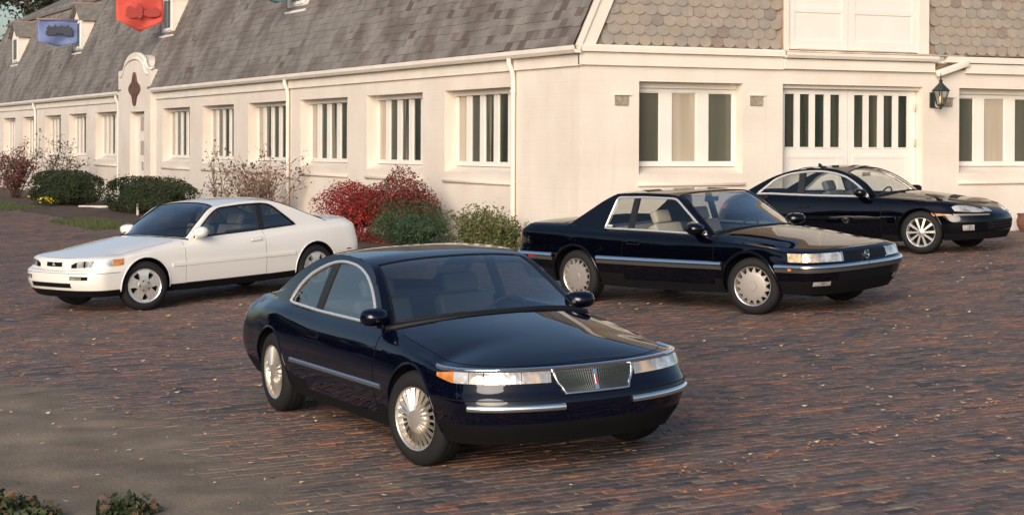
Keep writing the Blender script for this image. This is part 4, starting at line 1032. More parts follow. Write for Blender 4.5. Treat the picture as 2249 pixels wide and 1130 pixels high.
            hub.lathe([(.0001, fy + .024), (.030, fy + .023), (.045, fy + .020), (.085, fy + .018), (.095, fy - .03)], 32, 'y')
            for k in range(5): hub.lathe([(.0001, fy + .026), (.010, fy + .026), (.010, fy + .01)], 8, 'y', 1, (.062 * math.cos(2 * PI * k / 5), 0, .062 * math.sin(2 * PI * k / 5)))
            hm = M_ALLOY
        else:
            n = 10
            for k in range(n): spoke(2 * PI * k / n, .045, rr - .012, .013, .019, fy + .014, fy + .004, .03)
            hub.lathe([(.0001, fy + .024), (.034, fy + .022), (.052, fy + .014), (.058, fy - .03)], 28, 'y')
            hm = M_ALLOY
        rimmat = sp.get('rim_mat', M_ALLOY)
        first = None
        for xa, st in ((sp['wb'] / 2, steer), (-sp['wb'] / 2, 0)):
            for sd_ in (1, -1):
                if first is None:
                    t = ty.build('wheel', [M_RUBBER, M_DARK], s.root, True); t.data.set_sharp_from_angle(angle=math.radians(40))
                    r_ = rim.build('rim', [rimmat, M_DARK], t, True, 35); h_ = hub.build('hub_cap', [hm, M_DARK], t, True, 40)
                    fix_normals(t); fix_normals(r_); fix_normals(h_)
                    first = (t, r_, h_)
                else:
                    t = first[0].copy(); link(t, s.root)
                    for ch in first[1:]: cc = ch.copy(); link(cc, t)
                t.location = (xa, sd_ * (yf - half), T)
                t.rotation_euler = (0, 0, math.radians(st) + (0 if sd_ > 0 else PI))
def place(root, x, y, head, wb):
    c, sn = math.cos(head), math.sin(head)
    def w(a, b): return np.array([x + c * a - sn * b, y + sn * a + c * b])
    P = []
    for a in (wb / 2, -wb / 2):
        for b in (.78, -.78): q = w(a, b); P.append((q[0], q[1], gzf(*q)))
    P = np.array(P); cen = P.mean(0)
    fwd = (P[0] + P[1] - P[2] - P[3]); fwd /= np.linalg.norm(fwd); lf = (P[0] + P[2] - P[1] - P[3]); up = np.cross(fwd, lf); up /= np.linalg.norm(up); lf = np.cross(up, fwd)
    m = Matrix(((fwd[0], lf[0], up[0], cen[0]), (fwd[1], lf[1], up[1], cen[1]), (fwd[2], lf[2], up[2], cen[2] + .004), (0, 0, 0, 1)))
    root.matrix_world = m
XS = [1.60, 1.25, .75, .2, -.4, -.95, -1.3, -1.65, -1.95]
def row(xf, xr, Bf, Br, zf, zr, w, z): return dict(xf=xf, xr=xr, Bf=Bf, Br=Br, zf=zf, zr=zr, w=w, z=z)

# ---------------------------------------------------------------- the four cars
MARK = dict(paint=M_NAVY, corner=2.3, xs=XS, wb=2.89, arch=.372, tyre=.328, rim_r=.222, wheel_y=.905, wheel='turbine', rim_mat=M_ALLOY, dark_row=.95,  # dark_row blackens the lower body, painting in the shade along its foot
    rows=[
    row(2.34, -2.52, .50, .46, .225, .30, [(2, .80), (1.4, .85), (0, .87), (-1.4, .85), (-2.2, .80)], [(2.0, .235), (1.4, .20), (-1.4, .21), (-2.3, .28)]),
    row(2.44, -2.63, .52, .48, .37, .40, [(2, .87), (1.4, .905), (0, .915), (-1.4, .905), (-2.2, .86)], [(2, .37), (0, .35), (-2.3, .40)]),
    row(2.475, -2.66, .52, .48, .49, .52, [(2, .90), (1.4, .935), (0, .94), (-1.4, .935), (-2.2, .885)], [(2, .50), (0, .49), (-2.3, .52)]),
    row(2.44, -2.65, .52, .48, .585, .62, [(2, .885), (1.4, .93), (0, .935), (-1.4, .93), (-2.2, .88)], [(2, .585), (0, .60), (-2.3, .62)]),
    row(2.425, -2.62, .52, .48, .622, .72, [(2, .875), (1.4, .915), (0, .92), (-1.4, .915), (-2.2, .86)], [(2, .622), (1.4, .68), (0, .71), (-2.3, .72)]),
    row(2.40, -2.58, .52, .48, .700, .82, [(2, .855), (1.4, .885), (0, .885), (-1.4, .885), (-2.2, .82)], [(2, .690), (1.4, .765), (.7, .80), (-.6, .81), (-1.4, .835), (-2.2, .80)]),
    row(2.35, -2.53, .54, .50, .735, .87, [(1.8, .80), (1.4, .825), (.7, .81), (-.6, .81), (-1.4, .795), (-2.2, .70)], [(1.8, .735), (1.4, .80), (.75, .878), (-.6, .885), (-1.3, .905), (-1.9, .905), (-2.2, .87)])],
    hood=[(.5, .985), (.9, .972), (1.3, .930), (1.8, .858), (2.15, .79), (2.35, .735)], deck=[(-1.6, .965), (-2.0, .955), (-2.3, .93), (-2.53, .87)], crown=2.4,
    rail=[(.80, .9), (.46, 1.13), (.18, 1.275), (-.10, 1.322), (-.48, 1.330), (-.85, 1.285), (-1.18, 1.180), (-1.48, 1.050), (-1.80, .92)],
    centre=[(1.06, .95), (.62, 1.14), (.16, 1.318), (-.10, 1.352), (-.48, 1.366), (-.9, 1.335), (-1.28, 1.235), (-1.64, 1.08), (-1.98, .96)],
    glassi=(.12, 2.0, 4.9, 7.7), qw=.915, qr=.9, tumble=.36, tumble2=.12, railmatch=[(0, 0), (.28, 2), (.59, 4), (1, 8)],
    dlo=[(.66, .885), (.40, 1.095), (.165, 1.212), (-.12, 1.272), (-.51, 1.272), (-.90, 1.172), (-1.11, 1.055), (-1.23, .925)], bp=(-.53, -.63), lean=.06, trim=M_BRIGHT, trim_r=.014,
    cowl_r=.026, wsglass=M_CARGLASS, sideglass=M_CARGLASS, door_rows=(.55, 5.93), handle=(-.42, .735))
LEG = dict(paint=M_WHITE, corner=2.6, xs=XS, wb=2.83, arch=.365, tyre=.318, rim_r=.222, wheel_y=.875, wheel='five', rim_mat=mat('alloy_bright', (.86, .84, .80), .22, .75), dark_row=1, recess=mat('recess_white_shaded', (.58, .56, .53), .6),  # recess: body white greyed to paint in shade behind the handle
    rows=[
    row(2.20, -2.30, .42, .36, .215, .26, [(1.9, .77), (1.4, .82), (0, .83), (-1.4, .82), (-2.1, .78)], [(2, .22), (0, .205), (-2.2, .25)]),
    row(2.27, -2.38, .42, .36, .310, .33, [(1.9, .83), (1.4, .865), (0, .87), (-1.4, .865), (-2.1, .83)], [(2, .305), (0, .30), (-2.2, .33)]),
    row(2.31, -2.42, .42, .36, .43, .46, [(1.9, .85), (1.4, .885), (0, .89), (-1.4, .885), (-2.1, .85)], [(2, .43), (0, .43), (-2.2, .46)]),
    row(2.30, -2.42, .42, .36, .535, .56, [(1.9, .86), (1.4, .895), (0, .90), (-1.4, .895), (-2.1, .86)], [(2, .53), (0, .545), (-2.2, .56)]),
    row(2.215, -2.40, .40, .36, .575, .70, [(1.9, .85), (1.4, .89), (0, .895), (-1.4, .89), (-2.1, .855)], [(2, .575), (1.4, .65), (0, .67), (-2.2, .70)]),
    row(2.195, -2.37, .40, .36, .665, .86, [(1.9, .84), (1.4, .875), (0, .875), (-1.4, .87), (-2.1, .835)], [(2, .660), (1.4, .75), (0, .78), (-1.2, .82), (-2.2, .86)]),
    row(2.165, -2.30, .44, .38, .700, .955, [(1.9, .78), (1.4, .81), (.6, .795), (-.6, .795), (-1.4, .77), (-2.1, .72)], [(1.8, .715), (1.4, .775), (.7, .852), (-.3, .885), (-1.1, .918), (-1.7, .945), (-2.2, .955)])],
    hood=[(.5, .925), (.8, .905), (1.2, .86), (1.7, .79), (2.0, .735), (2.165, .700)], deck=[(-1.5, 1.0), (-1.8, 1.01), (-2.1, 1.0), (-2.30, .957)], crown=2.8,
    rail=[(.68, .88), (.42, 1.06), (.15, 1.240), (-.08, 1.275), (-.45, 1.290), (-.80, 1.268), (-1.06, 1.195), (-1.36, 1.075), (-1.70, .95)],
    centre=[(.90, .91), (.48, 1.12), (.05, 1.290), (-.10, 1.312), (-.45, 1.330), (-.85, 1.315), (-1.16, 1.245), (-1.5, 1.11), (-1.84, 1.0)],
    glassi=(.1, 2.0, 5.3, 7.8), qw=.92, qr=.9, tumble=.38, tumble2=.10, railmatch=[(0, 0), (.29, 2), (.56, 4), (.72, 5.2), (1, 8)],
    dlo=[(.60, .872), (.36, 1.065), (.115, 1.212), (-.10, 1.238), (-.468, 1.250), (-.76, 1.226), (-.95, 1.09), (-1.125, .935)], bp=(-.48, -.57), lean=-.06, trim=M_GASKET, trim_r=.010,
    wsglass=M_CARGLASSD, sideglass=M_CARGLASSD, door_rows=(1.05, 5.93), handle=(-.37, .78))
ELD = dict(paint=M_BLACK, corner=3.0, xs=XS, wb=2.743, arch=.385, tyre=.325, rim_r=.226, wheel_y=.915, wheel='disc', rim_mat=M_ALLOY, lip=.02, dark_row=.9,  # dark_row puts the low-lying shade into the colour of the lower body
    rows=[
    row(2.22, -2.48, .36, .30, .235, .28, [(1.9, .82), (1.4, .86), (0, .87), (-1.4, .86), (-2.2, .83)], [(2, .25), (0, .22), (-2.3, .27)]),
    row(2.31, -2.55, .36, .30, .40, .42, [(1.9, .89), (1.4, .925), (0, .93), (-1.4, .925), (-2.2, .88)], [(2, .40), (0, .39), (-2.3, .42)]),
    row(2.335, -2.57, .36, .30, .520, .54, [(1.9, .925), (1.4, .95), (0, .95), (-1.4, .95), (-2.2, .905)], [(2, .53), (0, .535), (-2.3, .555)]),
    row(2.335, -2.57, .36, .30, .572, .59, [(1.9, .925), (1.4, .95), (0, .95), (-1.4, .95), (-2.2, .905)], [(2, .58), (0, .585), (-2.3, .605)]),
    row(2.315, -2.54, .36, .30, .600, .70, [(1.9, .90), (1.4, .94), (0, .94), (-1.4, .935), (-2.2, .89)], [(2, .605), (1.4, .70), (0, .70), (-2.3, .70)]),
    row(2.285, -2.54, .36, .30, .705, .86, [(1.9, .875), (1.4, .915), (0, .915), (-1.4, .91), (-2.2, .875)], [(2, .695), (1.4, .79), (0, .81), (-1.4, .85), (-2.3, .86)]),
    row(2.235, -2.48, .40, .32, .740, .955, [(1.8, .81), (1.4, .84), (.7, .82), (-.5, .82), (-1.4, .815), (-2.2, .79)], [(1.8, .745), (1.4, .80), (.7, .868), (-.5, .905), (-1.1, .915), (-1.6, .945), (-2.3, .95)])],
    hood=[(.5, .965), (.9, .945), (1.3, .90), (1.8, .825), (2.1, .772), (2.235, .740)], deck=[(-1.5, 1.0), (-1.9, 1.0), (-2.3, .985), (-2.48, .955)], crown=3.0,
    rail=[(.74, .90), (.42, 1.11), (.11, 1.318), (-.1, 1.340), (-.45, 1.350), (-.84, 1.338), (-1.0, 1.285), (-1.27, 1.135), (-1.60, .96)],
    centre=[(.94, .95), (.50, 1.16), (.05, 1.345), (-.12, 1.362), (-.45, 1.372), (-.88, 1.358), (-1.1, 1.30), (-1.38, 1.15), (-1.68, 1.0)],
    glassi=(.1, 2.0, 5.4, 7.8), qw=.92, qr=.9, tumble=.37, tumble2=.08, railmatch=[(0, 0), (.36, 2), (.55, 3.5), (.78, 5), (1, 8)], dlo_round=False,
    dlo=[(.69, .885), (.095, 1.288), (-.40, 1.300), (-.845, 1.295), (-.945, .925)], bp=(-.50, -.57), lean=.0, trim=M_BRIGHT, trim_r=.015,
    wsglass=M_CARGLASS, sideglass=M_CARGLASSC, door_rows=(.6, 5.93), handle=(-.39, .78))
SC = dict(paint=M_BLACK2, corner=2.15, xs=[1.45, 1.2, .75, .2, -.4, -.95, -1.3, -1.65, -1.85], wb=2.69, arch=.36, tyre=.318, rim_r=.222, wheel_y=.865, wheel='ten', rim_mat=mat('alloy_bright', (.86, .84, .80), .22, .75), dark_row=.8,  # dark_row: shade near the ground painted as a black lower band
    rows=[
    row(2.24, -2.38, .64, .50, .185, .26, [(1.6, .76), (1.3, .81), (0, .82), (-1.3, .81), (-1.9, .78)], [(2, .19), (0, .175), (-2.2, .24)]),
    row(2.30, -2.48, .67, .52, .31, .36, [(1.6, .83), (1.3, .865), (0, .87), (-1.3, .865), (-1.9, .83)], [(2, .31), (0, .31), (-2.2, .36)]),
    row(2.32, -2.52, .70, .52, .44, .50, [(1.6, .855), (1.3, .885), (0, .89), (-1.3, .885), (-1.9, .85)], [(2, .44), (0, .45), (-2.2, .50)]),
    row(2.30, -2.52, .72, .54, .530, .62, [(1.6, .855), (1.3, .885), (0, .89), (-1.3, .885), (-1.9, .85)], [(2, .545), (0, .57), (-2.2, .62)]),
    row(2.24, -2.49, .74, .56, .585, .72, [(1.5, .84), (1.3, .87), (0, .875), (-1.3, .87), (-1.9, .83)], [(1.6, .625), (1.3, .66), (0, .69), (-2.2, .72)]),
    row(2.14, -2.42, .70, .56, .640, .84, [(1.5, .805), (1.3, .835), (0, .845), (-1.3, .84), (-1.9, .79)], [(1.6, .70), (1.3, .745), (0, .79), (-1.3, .83), (-2.2, .84)]),
    row(2.02, -2.34, .60, .56, .690, .905, [(1.5, .735), (1.2, .765), (.5, .775), (-.6, .785), (-1.3, .765), (-1.9, .68)], [(1.5, .765), (1.2, .80), (.5, .852), (-.7, .908), (-1.4, .945), (-1.85, .945), (-2.2, .92)])],
    hood=[(.4, .955), (.7, .935), (1.1, .89), (1.5, .825), (1.8, .757), (2.02, .690)], deck=[(-1.6, .995), (-1.9, .985), (-2.15, .955), (-2.34, .907)], crown=2.3,
    rail=[(.57, .88), (.32, 1.085), (.05, 1.235), (-.2, 1.308), (-.50, 1.328), (-.85, 1.310), (-1.2, 1.235), (-1.55, 1.10), (-1.88, .95)],
    centre=[(.80, .92), (.42, 1.13), (.02, 1.305), (-.2, 1.350), (-.5, 1.366), (-.88, 1.348), (-1.26, 1.265), (-1.62, 1.12), (-1.98, .98)],
    glassi=(.1, 2.0, 5.0, 7.7), qw=.92, qr=.9, tumble=.38, tumble2=.10, railmatch=[(0, 0), (.27, 2), (.5, 4), (1, 8)],
    dlo=[(.485, .868), (.265, 1.048), (.005, 1.192), (-.382, 1.276), (-.85, 1.268), (-1.18, 1.190), (-1.38, 1.06), (-1.53, .958)], bp=(-.66, -.76), lean=-.03, trim=M_BRIGHT, trim_r=.019,
    wsglass=M_CARGLASSC, sideglass=M_CARGLASSC, door_rows=(.6, 5.93), handle=(-.62, .745))
def arc(c, r, n=20): return [(c[0] + r * math.cos(2 * PI * k / n), c[1] + r * math.sin(2 * PI * k / n)) for k in range(n)]
def outline_tube(C, name, pts_rc, side, r, m, off=.008, parent='root', closed=True):
    rr = np.array([p[0] for p in pts_rc]); cc = np.array([p[1] for p in pts_rc]); P = C.S(rr, cc, side) + C.N(rr, cc, side) * off
    return MB().tube([tuple(p) for p in P], r, 6, closed=closed).build(name, m, C.root if parent == 'root' else parent, True)
def build_car(name, sp, pos, steer, seatm, trimm):
    root = empty(name); C = Car(name, sp, root)
    C.body(); C.cabin(); C.interior(seatm, trimm); C.underbody(); C.wheels(steer)
    place(root, pos[0], pos[1], pos[2], sp['wb'])
    return root, C
M_LAMPT = mat('lamp_tint', (.88, .62, .38), .16, .5, 1); lamp_flutes(M_LAMPT)
def lamp(C, nm, r0, r1, ca, cb, side, splits):
    """headlamp: reflector split along its length into cells"""
    first = None
    for a, b, m in splits:
        f0 = (lambda t, a=a, b=b: r0(a + (b - a) * t)) if callable(r0) else r0
        f1 = (lambda t, a=a, b=b: r1(a + (b - a) * t)) if callable(r1) else r1
        p = C.patch(nm if first is None else ('turn_signal' if m is M_AMBER else 'lamp_cell'), f0, f1, ca + (cb - ca) * a, ca + (cb - ca) * b, .006, m, side, 8, 4, .012, 'root' if first is None else first)
        if first is None: first = p
    return first
# ---- navy coupe in front
root, C = build_car('navy_coupe', MARK, (-8.6141, -14.2127, -1.55469), 14, M_GREYSEAT, M_DARKINT)
tag(root, 'dark navy coupe with wide mesh grille, parked nearest in the foreground', 'car', 'parked coupes')
C.door(.82, -.60); C.toppanel('hood', (2.325, 1.06), lambda x: max(C.topedge(x)[0] * .985 - .02, .02), .0025, None, .003, 26); C.toppanel('trunk_lid', (-2.05, -2.5), lambda x: C.topedge(x)[0] * .9, .003, None)
C.mirror(.68, .865, .960, (1.15, .112, .066), M_NAVY, -1, .82)
for sd_ in (1, -1):
    ca, cb = C.cyf(.315, 4.5), C.cx(1.86)
    hl = lamp(C, 'headlight', lambda t: 4.10 + .30 * max(0, t - .78) / .22, lambda t: 4.97 - .30 * max(0, t - .78) / .22, ca, cb, sd_, [(0, .22, M_LAMPT), (.225, .50, M_LAMPW), (.51, .62, M_LAMPT), (.625, .76, M_LAMPW), (.765, 1, M_AMBER)])
    C.patch('chrome_strip', 1.66, 2.06, C.cyf(.25, 2), C.cyf(.83, 2), .006, M_CHROME, sd_, 14, 8, .012, bulge=.016)
    C.patch('side_moulding', lambda t: C.rz(.96 - 1.87 * t, .475), lambda t: C.rz(.96 - 1.87 * t, .512), C.cx(.96), C.cx(-.91), .004, mat('moulding_grey', (.30, .33, .40), .22, .8), sd_, 24, 8, .014, bulge=.014)
    C.patch('tail_light', 4.2, 4.9, C.cyf(.80, 4.5, True), C.cyf(.1, 4.5, True), .006, M_RED, sd_, 18, 4)
C.patch('bumper_groove_shade', 2.30, 2.37, C.cyf(.245, 2.3), C.cx(1.80), .0015, M_DARK, 1, 30, 1, .003); C.patch('bumper_groove_shade', 2.30, 2.37, C.cyf(.245, 2.3), C.cx(1.80), .0015, M_DARK, -1, 30, 1, .003)  # thin dark strips paint in the shadow of the groove above the bumper
cg = C.cyf(.30, 4.5); cb = C.cyf(.235, 2.6)
C.patch('chrome_header', 4.99, 5.52, -C.cx(1.84), C.cx(1.84), .004, M_CHROME, 1, 60, 8, .014, bulge=.020)
g = C.patch('grille', 2.58, 4.98, lambda v: -(cb + (cg - cb) * v), lambda v: cb + (cg - cb) * v, .004, mat('grille_dark', (.02, .025, .025), .5), 1, 24, 8, .02)
rr = [(2.58 + (4.98 - 2.58) * v, -(cb + (cg - cb) * v)) for v in np.linspace(1, 0, 8)] + [(2.58, c) for c in np.linspace(-cb, cb, 16)[1:-1]] + [(2.58 + (4.98 - 2.58) * v, cb + (cg - cb) * v) for v in np.linspace(0, 1, 8)]
outline_tube(C, 'grille_surround', rr, 1, .010, M_CHROME, .008, g, False)
gb = MB(); mg = mat('grille_mesh', (.075, .088, .085), .45, .6)
for k in range(1, 34):
    t = -1 + 2 * k / 34; v = np.linspace(0, 1, 6); r_ = 2.58 + 2.40 * v; c_ = t * (cb + (cg - cb) * v); P = C.S(r_, c_) + C.N(r_, c_) * .006; gb.tube([tuple(p) for p in P], .0028, 4)
for k in range(1, 11):
    v = k / 11; c_ = np.linspace(-1, 1, 14) * (cb + (cg - cb) * v); P = C.S(np.full(14, 2.58 + 2.40 * v), c_) + C.N(np.full(14, 2.58 + 2.40 * v), c_) * .006; gb.tube([tuple(p) for p in P], .0026, 4)
gb.build('grille_bars', mg, g)
p0, p1 = C.S(2.9, 0)[0], C.S(4.7, 0)[0]
eb = MB(); pm = (p0 + p1) / 2; up_ = (p1 - p0) / np.linalg.norm(p1 - p0)
for s_, w, m_, f_ in ((1.25, .013, 0, .012), (.62, .0075, 1, .016)):
    L = np.linalg.norm(p1 - p0) * .5 * s_; a = pm - up_ * L; b = pm + up_ * L
    eb.hexa([(a[0] + f_, -w, a[2]), (a[0] + f_, w, a[2]), (a[0], w, a[2]), (a[0], -w, a[2]), (b[0] + f_, -w, b[2]), (b[0] + f_, w, b[2]), (b[0], w, b[2]), (b[0], -w, b[2])], m_)
eb.build('emblem', [M_CHROME, M_RED], g)
# ---- white coupe on the left
root, C = build_car('white_coupe', LEG, (-7.2498, -2.5479, 3.49621), -17, M_CREAMSEAT, M_GREYINT)
tag(root, 'white coupe with tinted windows, the only white car, on the left', 'car', 'parked coupes')
C.door(.80, -.52, mat('seam_grey', (.16, .15, .14), .8)); C.toppanel('hood', (2.13, .90), lambda x: max(C.topedge(x)[0] * .96 - .02, .02), .0025, None, .003, 26); C.toppanel('trunk_lid', (-1.85, -2.26), lambda x: C.topedge(x)[0] * .9, .003, None)
C.mirror(.50, .885, .945, (1.2, .118, .072), M_WHITE, 1, .76)
for sd_ in (1, -1):
    ca, cb = C.cyf(.36, 4.5), C.cx(1.80)
    lamp(C, 'headlight', lambda t: 4.08, lambda t: 4.50 + .42 * min(1, t / .16), ca, cb, sd_, [(0, .13, M_DARK), (.13, .27, M_LAMPW), (.275, .31, M_DARK), (.315, .54, M_LAMPW), (.55, .79, M_LAMPW), (.80, 1, M_AMBER)])
    C.patch('fog_lamp', 2.12, 2.52, C.cyf(.44, 2.3), C.cyf(.70, 2.3), .004, M_DARK, sd_, 8, 3); C.patch('fog_lamp_lens', 2.12, 2.42, C.cyf(.46, 2.3), C.cyf(.62, 2.3), .008, M_LAMPW, sd_, 6, 3)
    C.patch('bumper_crease', 2.86, 2.94, C.cyf(.0, 3), C.cx(1.80), .002, mat('seam_grey', (.16, .15, .14), .8), sd_, 24, 1, .004)
    C.patch('side_moulding', lambda t: C.rz(1.02 - 2.05 * t, .53), lambda t: C.rz(1.02 - 2.05 * t, .572), C.cx(1.02), C.cx(-1.03), .010, M_WHITE, sd_, 24, 3, .014)
    C.patch('side_marker', lambda t: 2.70, lambda t: 2.86, C.cx(-1.98), C.cx(-2.10), .006, M_RED, sd_, 4, 2)
    C.patch('tail_light', 4.1, 5.0, C.cyf(.80, 4.5, True), C.cyf(.1, 4.5, True), .006, M_RED, sd_, 14, 4)
cg = C.cyf(.235, 4.5)
g = C.patch('grille', 4.06, 4.98, -cg, cg, .010, M_CHROME if False else M_WHITE, 1, 16, 5, .02)
ci = C.cyf(.175, 4.5); C.patch('grille_opening', 4.28, 4.82, -ci, ci, .014, M_DARK, 1, 14, 3, .006, g)
P = C.S(4.55, 0)[0]; MB().tube([(P[0] + .02, -.03, P[2] - .018), (P[0] + .02, 0, P[2] + .024), (P[0] + .02, .03, P[2] - .018)], .006, 5).tube([(P[0] + .02, -.016, P[2] - .004), (P[0] + .02, .016, P[2] - .004)], .005, 5).build('emblem', M_CHROME, g)
C.patch('lower_intake', 1.32, 1.78, -C.cyf(.44, 1.5), C.cyf(.44, 1.5), .004, M_DARK, 1, 20, 3)
C.patch('sunroof_seam', 3.0, 3.1, C.cx(-.3), C.cx(-.31), .001, M_DARK, 1, 1, 1)
# ---- black coupe with chrome side strip
root, C = build_car('black_coupe', ELD, (-2.3889, -7.9813, -1.25059), 15, M_CREAMSEAT, M_GREYINT)
tag(root, 'black square-cut coupe with bright chrome side strip, cream seats inside', 'car', 'parked coupes')
C.door(.86, -.56); C.toppanel('hood', (2.19, .94), lambda x: max(C.topedge(x)[0] * .96 - .02, .02), .0025, None, .003, 26); C.toppanel('trunk_lid', (-1.75, -2.44), lambda x: C.topedge(x)[0] * .9, .003, None)
C.mirror(.56, .945, .960, (1.2, .125, .068), M_BLACK)
amb = M_AMBER
for sd_ in (1, -1):
    ca, cb = C.cyf(.455, 4.5), C.cx(1.93)
    lamp(C, 'headlight', 4.02, 4.97, ca, cb, sd_, [(0, .42, M_LAMPW), (.43, .72, M_LAMPT), (.73, 1, mat('lamp_corner', (.82, .60, .36), .2, .4, noise=(25, .4)))])
    C.patch('headlight_bezel', 4.0, 5.0, C.cyf(.405, 4.5), C.cyf(.44, 4.5), .008, M_CHROME, sd_, 2, 4)
    for x0, x1 in ((.985, -.985), (-1.76, -2.2)):
        lo = C.patch('chrome_strip', 2.15, 3.12, C.cx(x0), C.cx(x1), .006, M_CHROME, sd_, 20, 8, .016, bulge=.020); C.patch('strip_base', 1.72, 2.12, C.cx(x0), C.cx(x1), .012, mat('strip_grey', (.10, .095, .09), .3, .5), sd_, 20, 3, .014, lo)
    lo = C.patch('chrome_strip', 2.15, 3.12, C.cx(1.745), 0.004, .006, M_CHROME, sd_, 40, 8, .016, bulge=.020); C.patch('strip_base', 1.72, 2.12, C.cx(1.745), 0.0, .012, mat('strip_grey', (.10, .095, .09), .3, .5), sd_, 40, 3, .014, lo)
    C.patch('side_marker', 1.90, 2.24, C.cx(1.97), C.cx(1.93), .018, M_AMBER, sd_, 3, 2); C.patch('rear_marker', 1.9, 2.24, C.cx(-2.1), C.cx(-2.2), .018, M_RED, sd_, 3, 2)
    lo = C.patch('chrome_strip', 2.15, 3.12, C.cx(-2.2), C.cyf(0.0, 3, True), .006, M_CHROME, sd_, 30, 8, .016, bulge=.020)
    C.patch('fog_lamp', .66, .95, C.cyf(.60, .8), C.cyf(.80, .8), .006, M_LAMPW, sd_, 6, 3)
    C.patch('tail_light', 4.1, 5.2, C.cyf(.84, 4.5, True), C.cyf(.62, 4.5, True), .006, M_RED, sd_, 6, 4)
    Q = C.S(5.9, C.cx(-.80), sd_)[0]
cg = C.cyf(.395, 4.5); g = C.patch('grille', 4.05, 4.97, -cg, cg, .006, mat('grille_black', (.006, .006, .007), .4), 1, 20, 5, .02)
gb = MB()
for k in range(1, 9):
    c_ = np.linspace(-cg, cg, 16); P = C.S(np.full(16, 4.05 + .92 * k / 9), c_) + C.N(np.full(16, 4.5), c_) * .008; gb.tube([tuple(p) for p in P], .004, 4)
gb.build('grille_bars', mat('grille_bar', (.018, .018, .02), .3, .6), g)
P = C.S(4.5, 0)[0]
em = MB(); em.tube([(P[0] + .022, .045 * math.cos(t), P[2] + .045 * math.sin(t)) for t in np.linspace(PI * .62, PI * 2.38, 22)], .008, 6)
em.prism([(-.022, P[2] + .026), (.022, P[2] + .026), (.022, P[2] - .006), (.0, P[2] - .03), (-.022, P[2] - .006)], 0, P[0] + .016, P[0] + .026)
em.build('emblem', M_CHROME, g, True, 40)
C.patch('lower_intake', .9, 1.6, -C.cyf(.5, 1.2), C.cyf(.5, 1.2), .003, M_DARK, 1, 20, 3)
yq = -(float(C.side_y(-.89, .955)) - .012)
MB().box(-.925, -.845, yq - .001, yq + .001, .943, .966).build('window_sticker', mat('sticker', (.75, .75, .75), .6), root)
# ---- black rounded coupe by the wall
root, C = build_car('rounded_coupe', SC, (3.6717, -2.9215, -1.12859), 12, M_GREYSEAT, M_GREYINT)
root.scale = (1.015, 1.015, 1.015)
tag(root, 'black rounded coupe with ten-spoke wheels, parked by the wall at right', 'car', 'parked coupes')
C.door(.72, -.72); C.toppanel('hood', (1.97, .80), lambda x: max(C.topedge(x)[0] * .96 - .02, .02), .0025, None, .003, 26); C.toppanel('trunk_lid', (-1.98, -2.3), lambda x: C.topedge(x)[0] * .88, .003, None)
C.mirror(.36, .905, .935, (1.1, .11, .062), M_BLACK2)
for sd_ in (1, -1):
    ca, cb = C.cyf(.36, 4.5), C.cx(1.62) ; cb = C.cyf(.74, 4.5)
    lamp(C, 'headlight', lambda t: 3.72 + .20 * (2 * t - 1) ** 2, lambda t: 5.12 - .70 * abs(2 * t - 1.1) ** 2.2 , ca, cb, sd_, [(0, .5, M_LAMPW), (.5, 1, M_LAMPW)])
    C.patch('driving_lamp', lambda t: 3.95, lambda t: 5.05 - .3 * abs(2 * t - 1) ** 2, C.cyf(.22, 4.5), C.cyf(.335, 4.5), .006, M_LAMPW, sd_, 6, 4)
    C.patch('turn_signal', lambda t: 3.05 + .1 * t, lambda t: 3.55 - .3 * t, C.cx(1.66), C.cyf(.80, 3.3), .006, M_AMBER, sd_, 8, 2); C.patch('marker_strip', 3.05, 3.35, C.cyf(.79, 3.3), C.cyf(.35, 3.3), .006, mat('marker_clear', (.45, .36, .24), .2, .6), sd_, 10, 2)
    C.patch('fog_lamp', 1.15, 1.75, C.cyf(.62, 1.5), C.cyf(.74, 1.5), .006, M_LAMPW, sd_, 5, 4)
    C.patch('tail_light', 4.2, 4.8, C.cyf(.78, 4.5, True), C.cyf(.45, 4.5, True), .006, M_RED, sd_, 10, 4)
C.patch('lower_intake', 1.1, 2.2, -C.cyf(.42, 1.5), C.cyf(.42, 1.5), .003, M_DARK, 1, 20, 3)
for rr_ in (1.35, 1.65, 1.95): C.patch('intake_bar', rr_, rr_ + .08, -C.cyf(.41, 1.5), C.cyf(.41, 1.5), .008, M_PLAST, 1, 20, 1)
a = C.G(4.7, 0)[0]; fix_normals(MB().prism([(a[0] + .04, a[2] - .01), (a[0] - .05, a[2] - .01), (a[0] - .045, a[2] + .045), (a[0] - .02, a[2] + .045)], 1, -.01, .01).build('roof_antenna', M_PLAST, root))
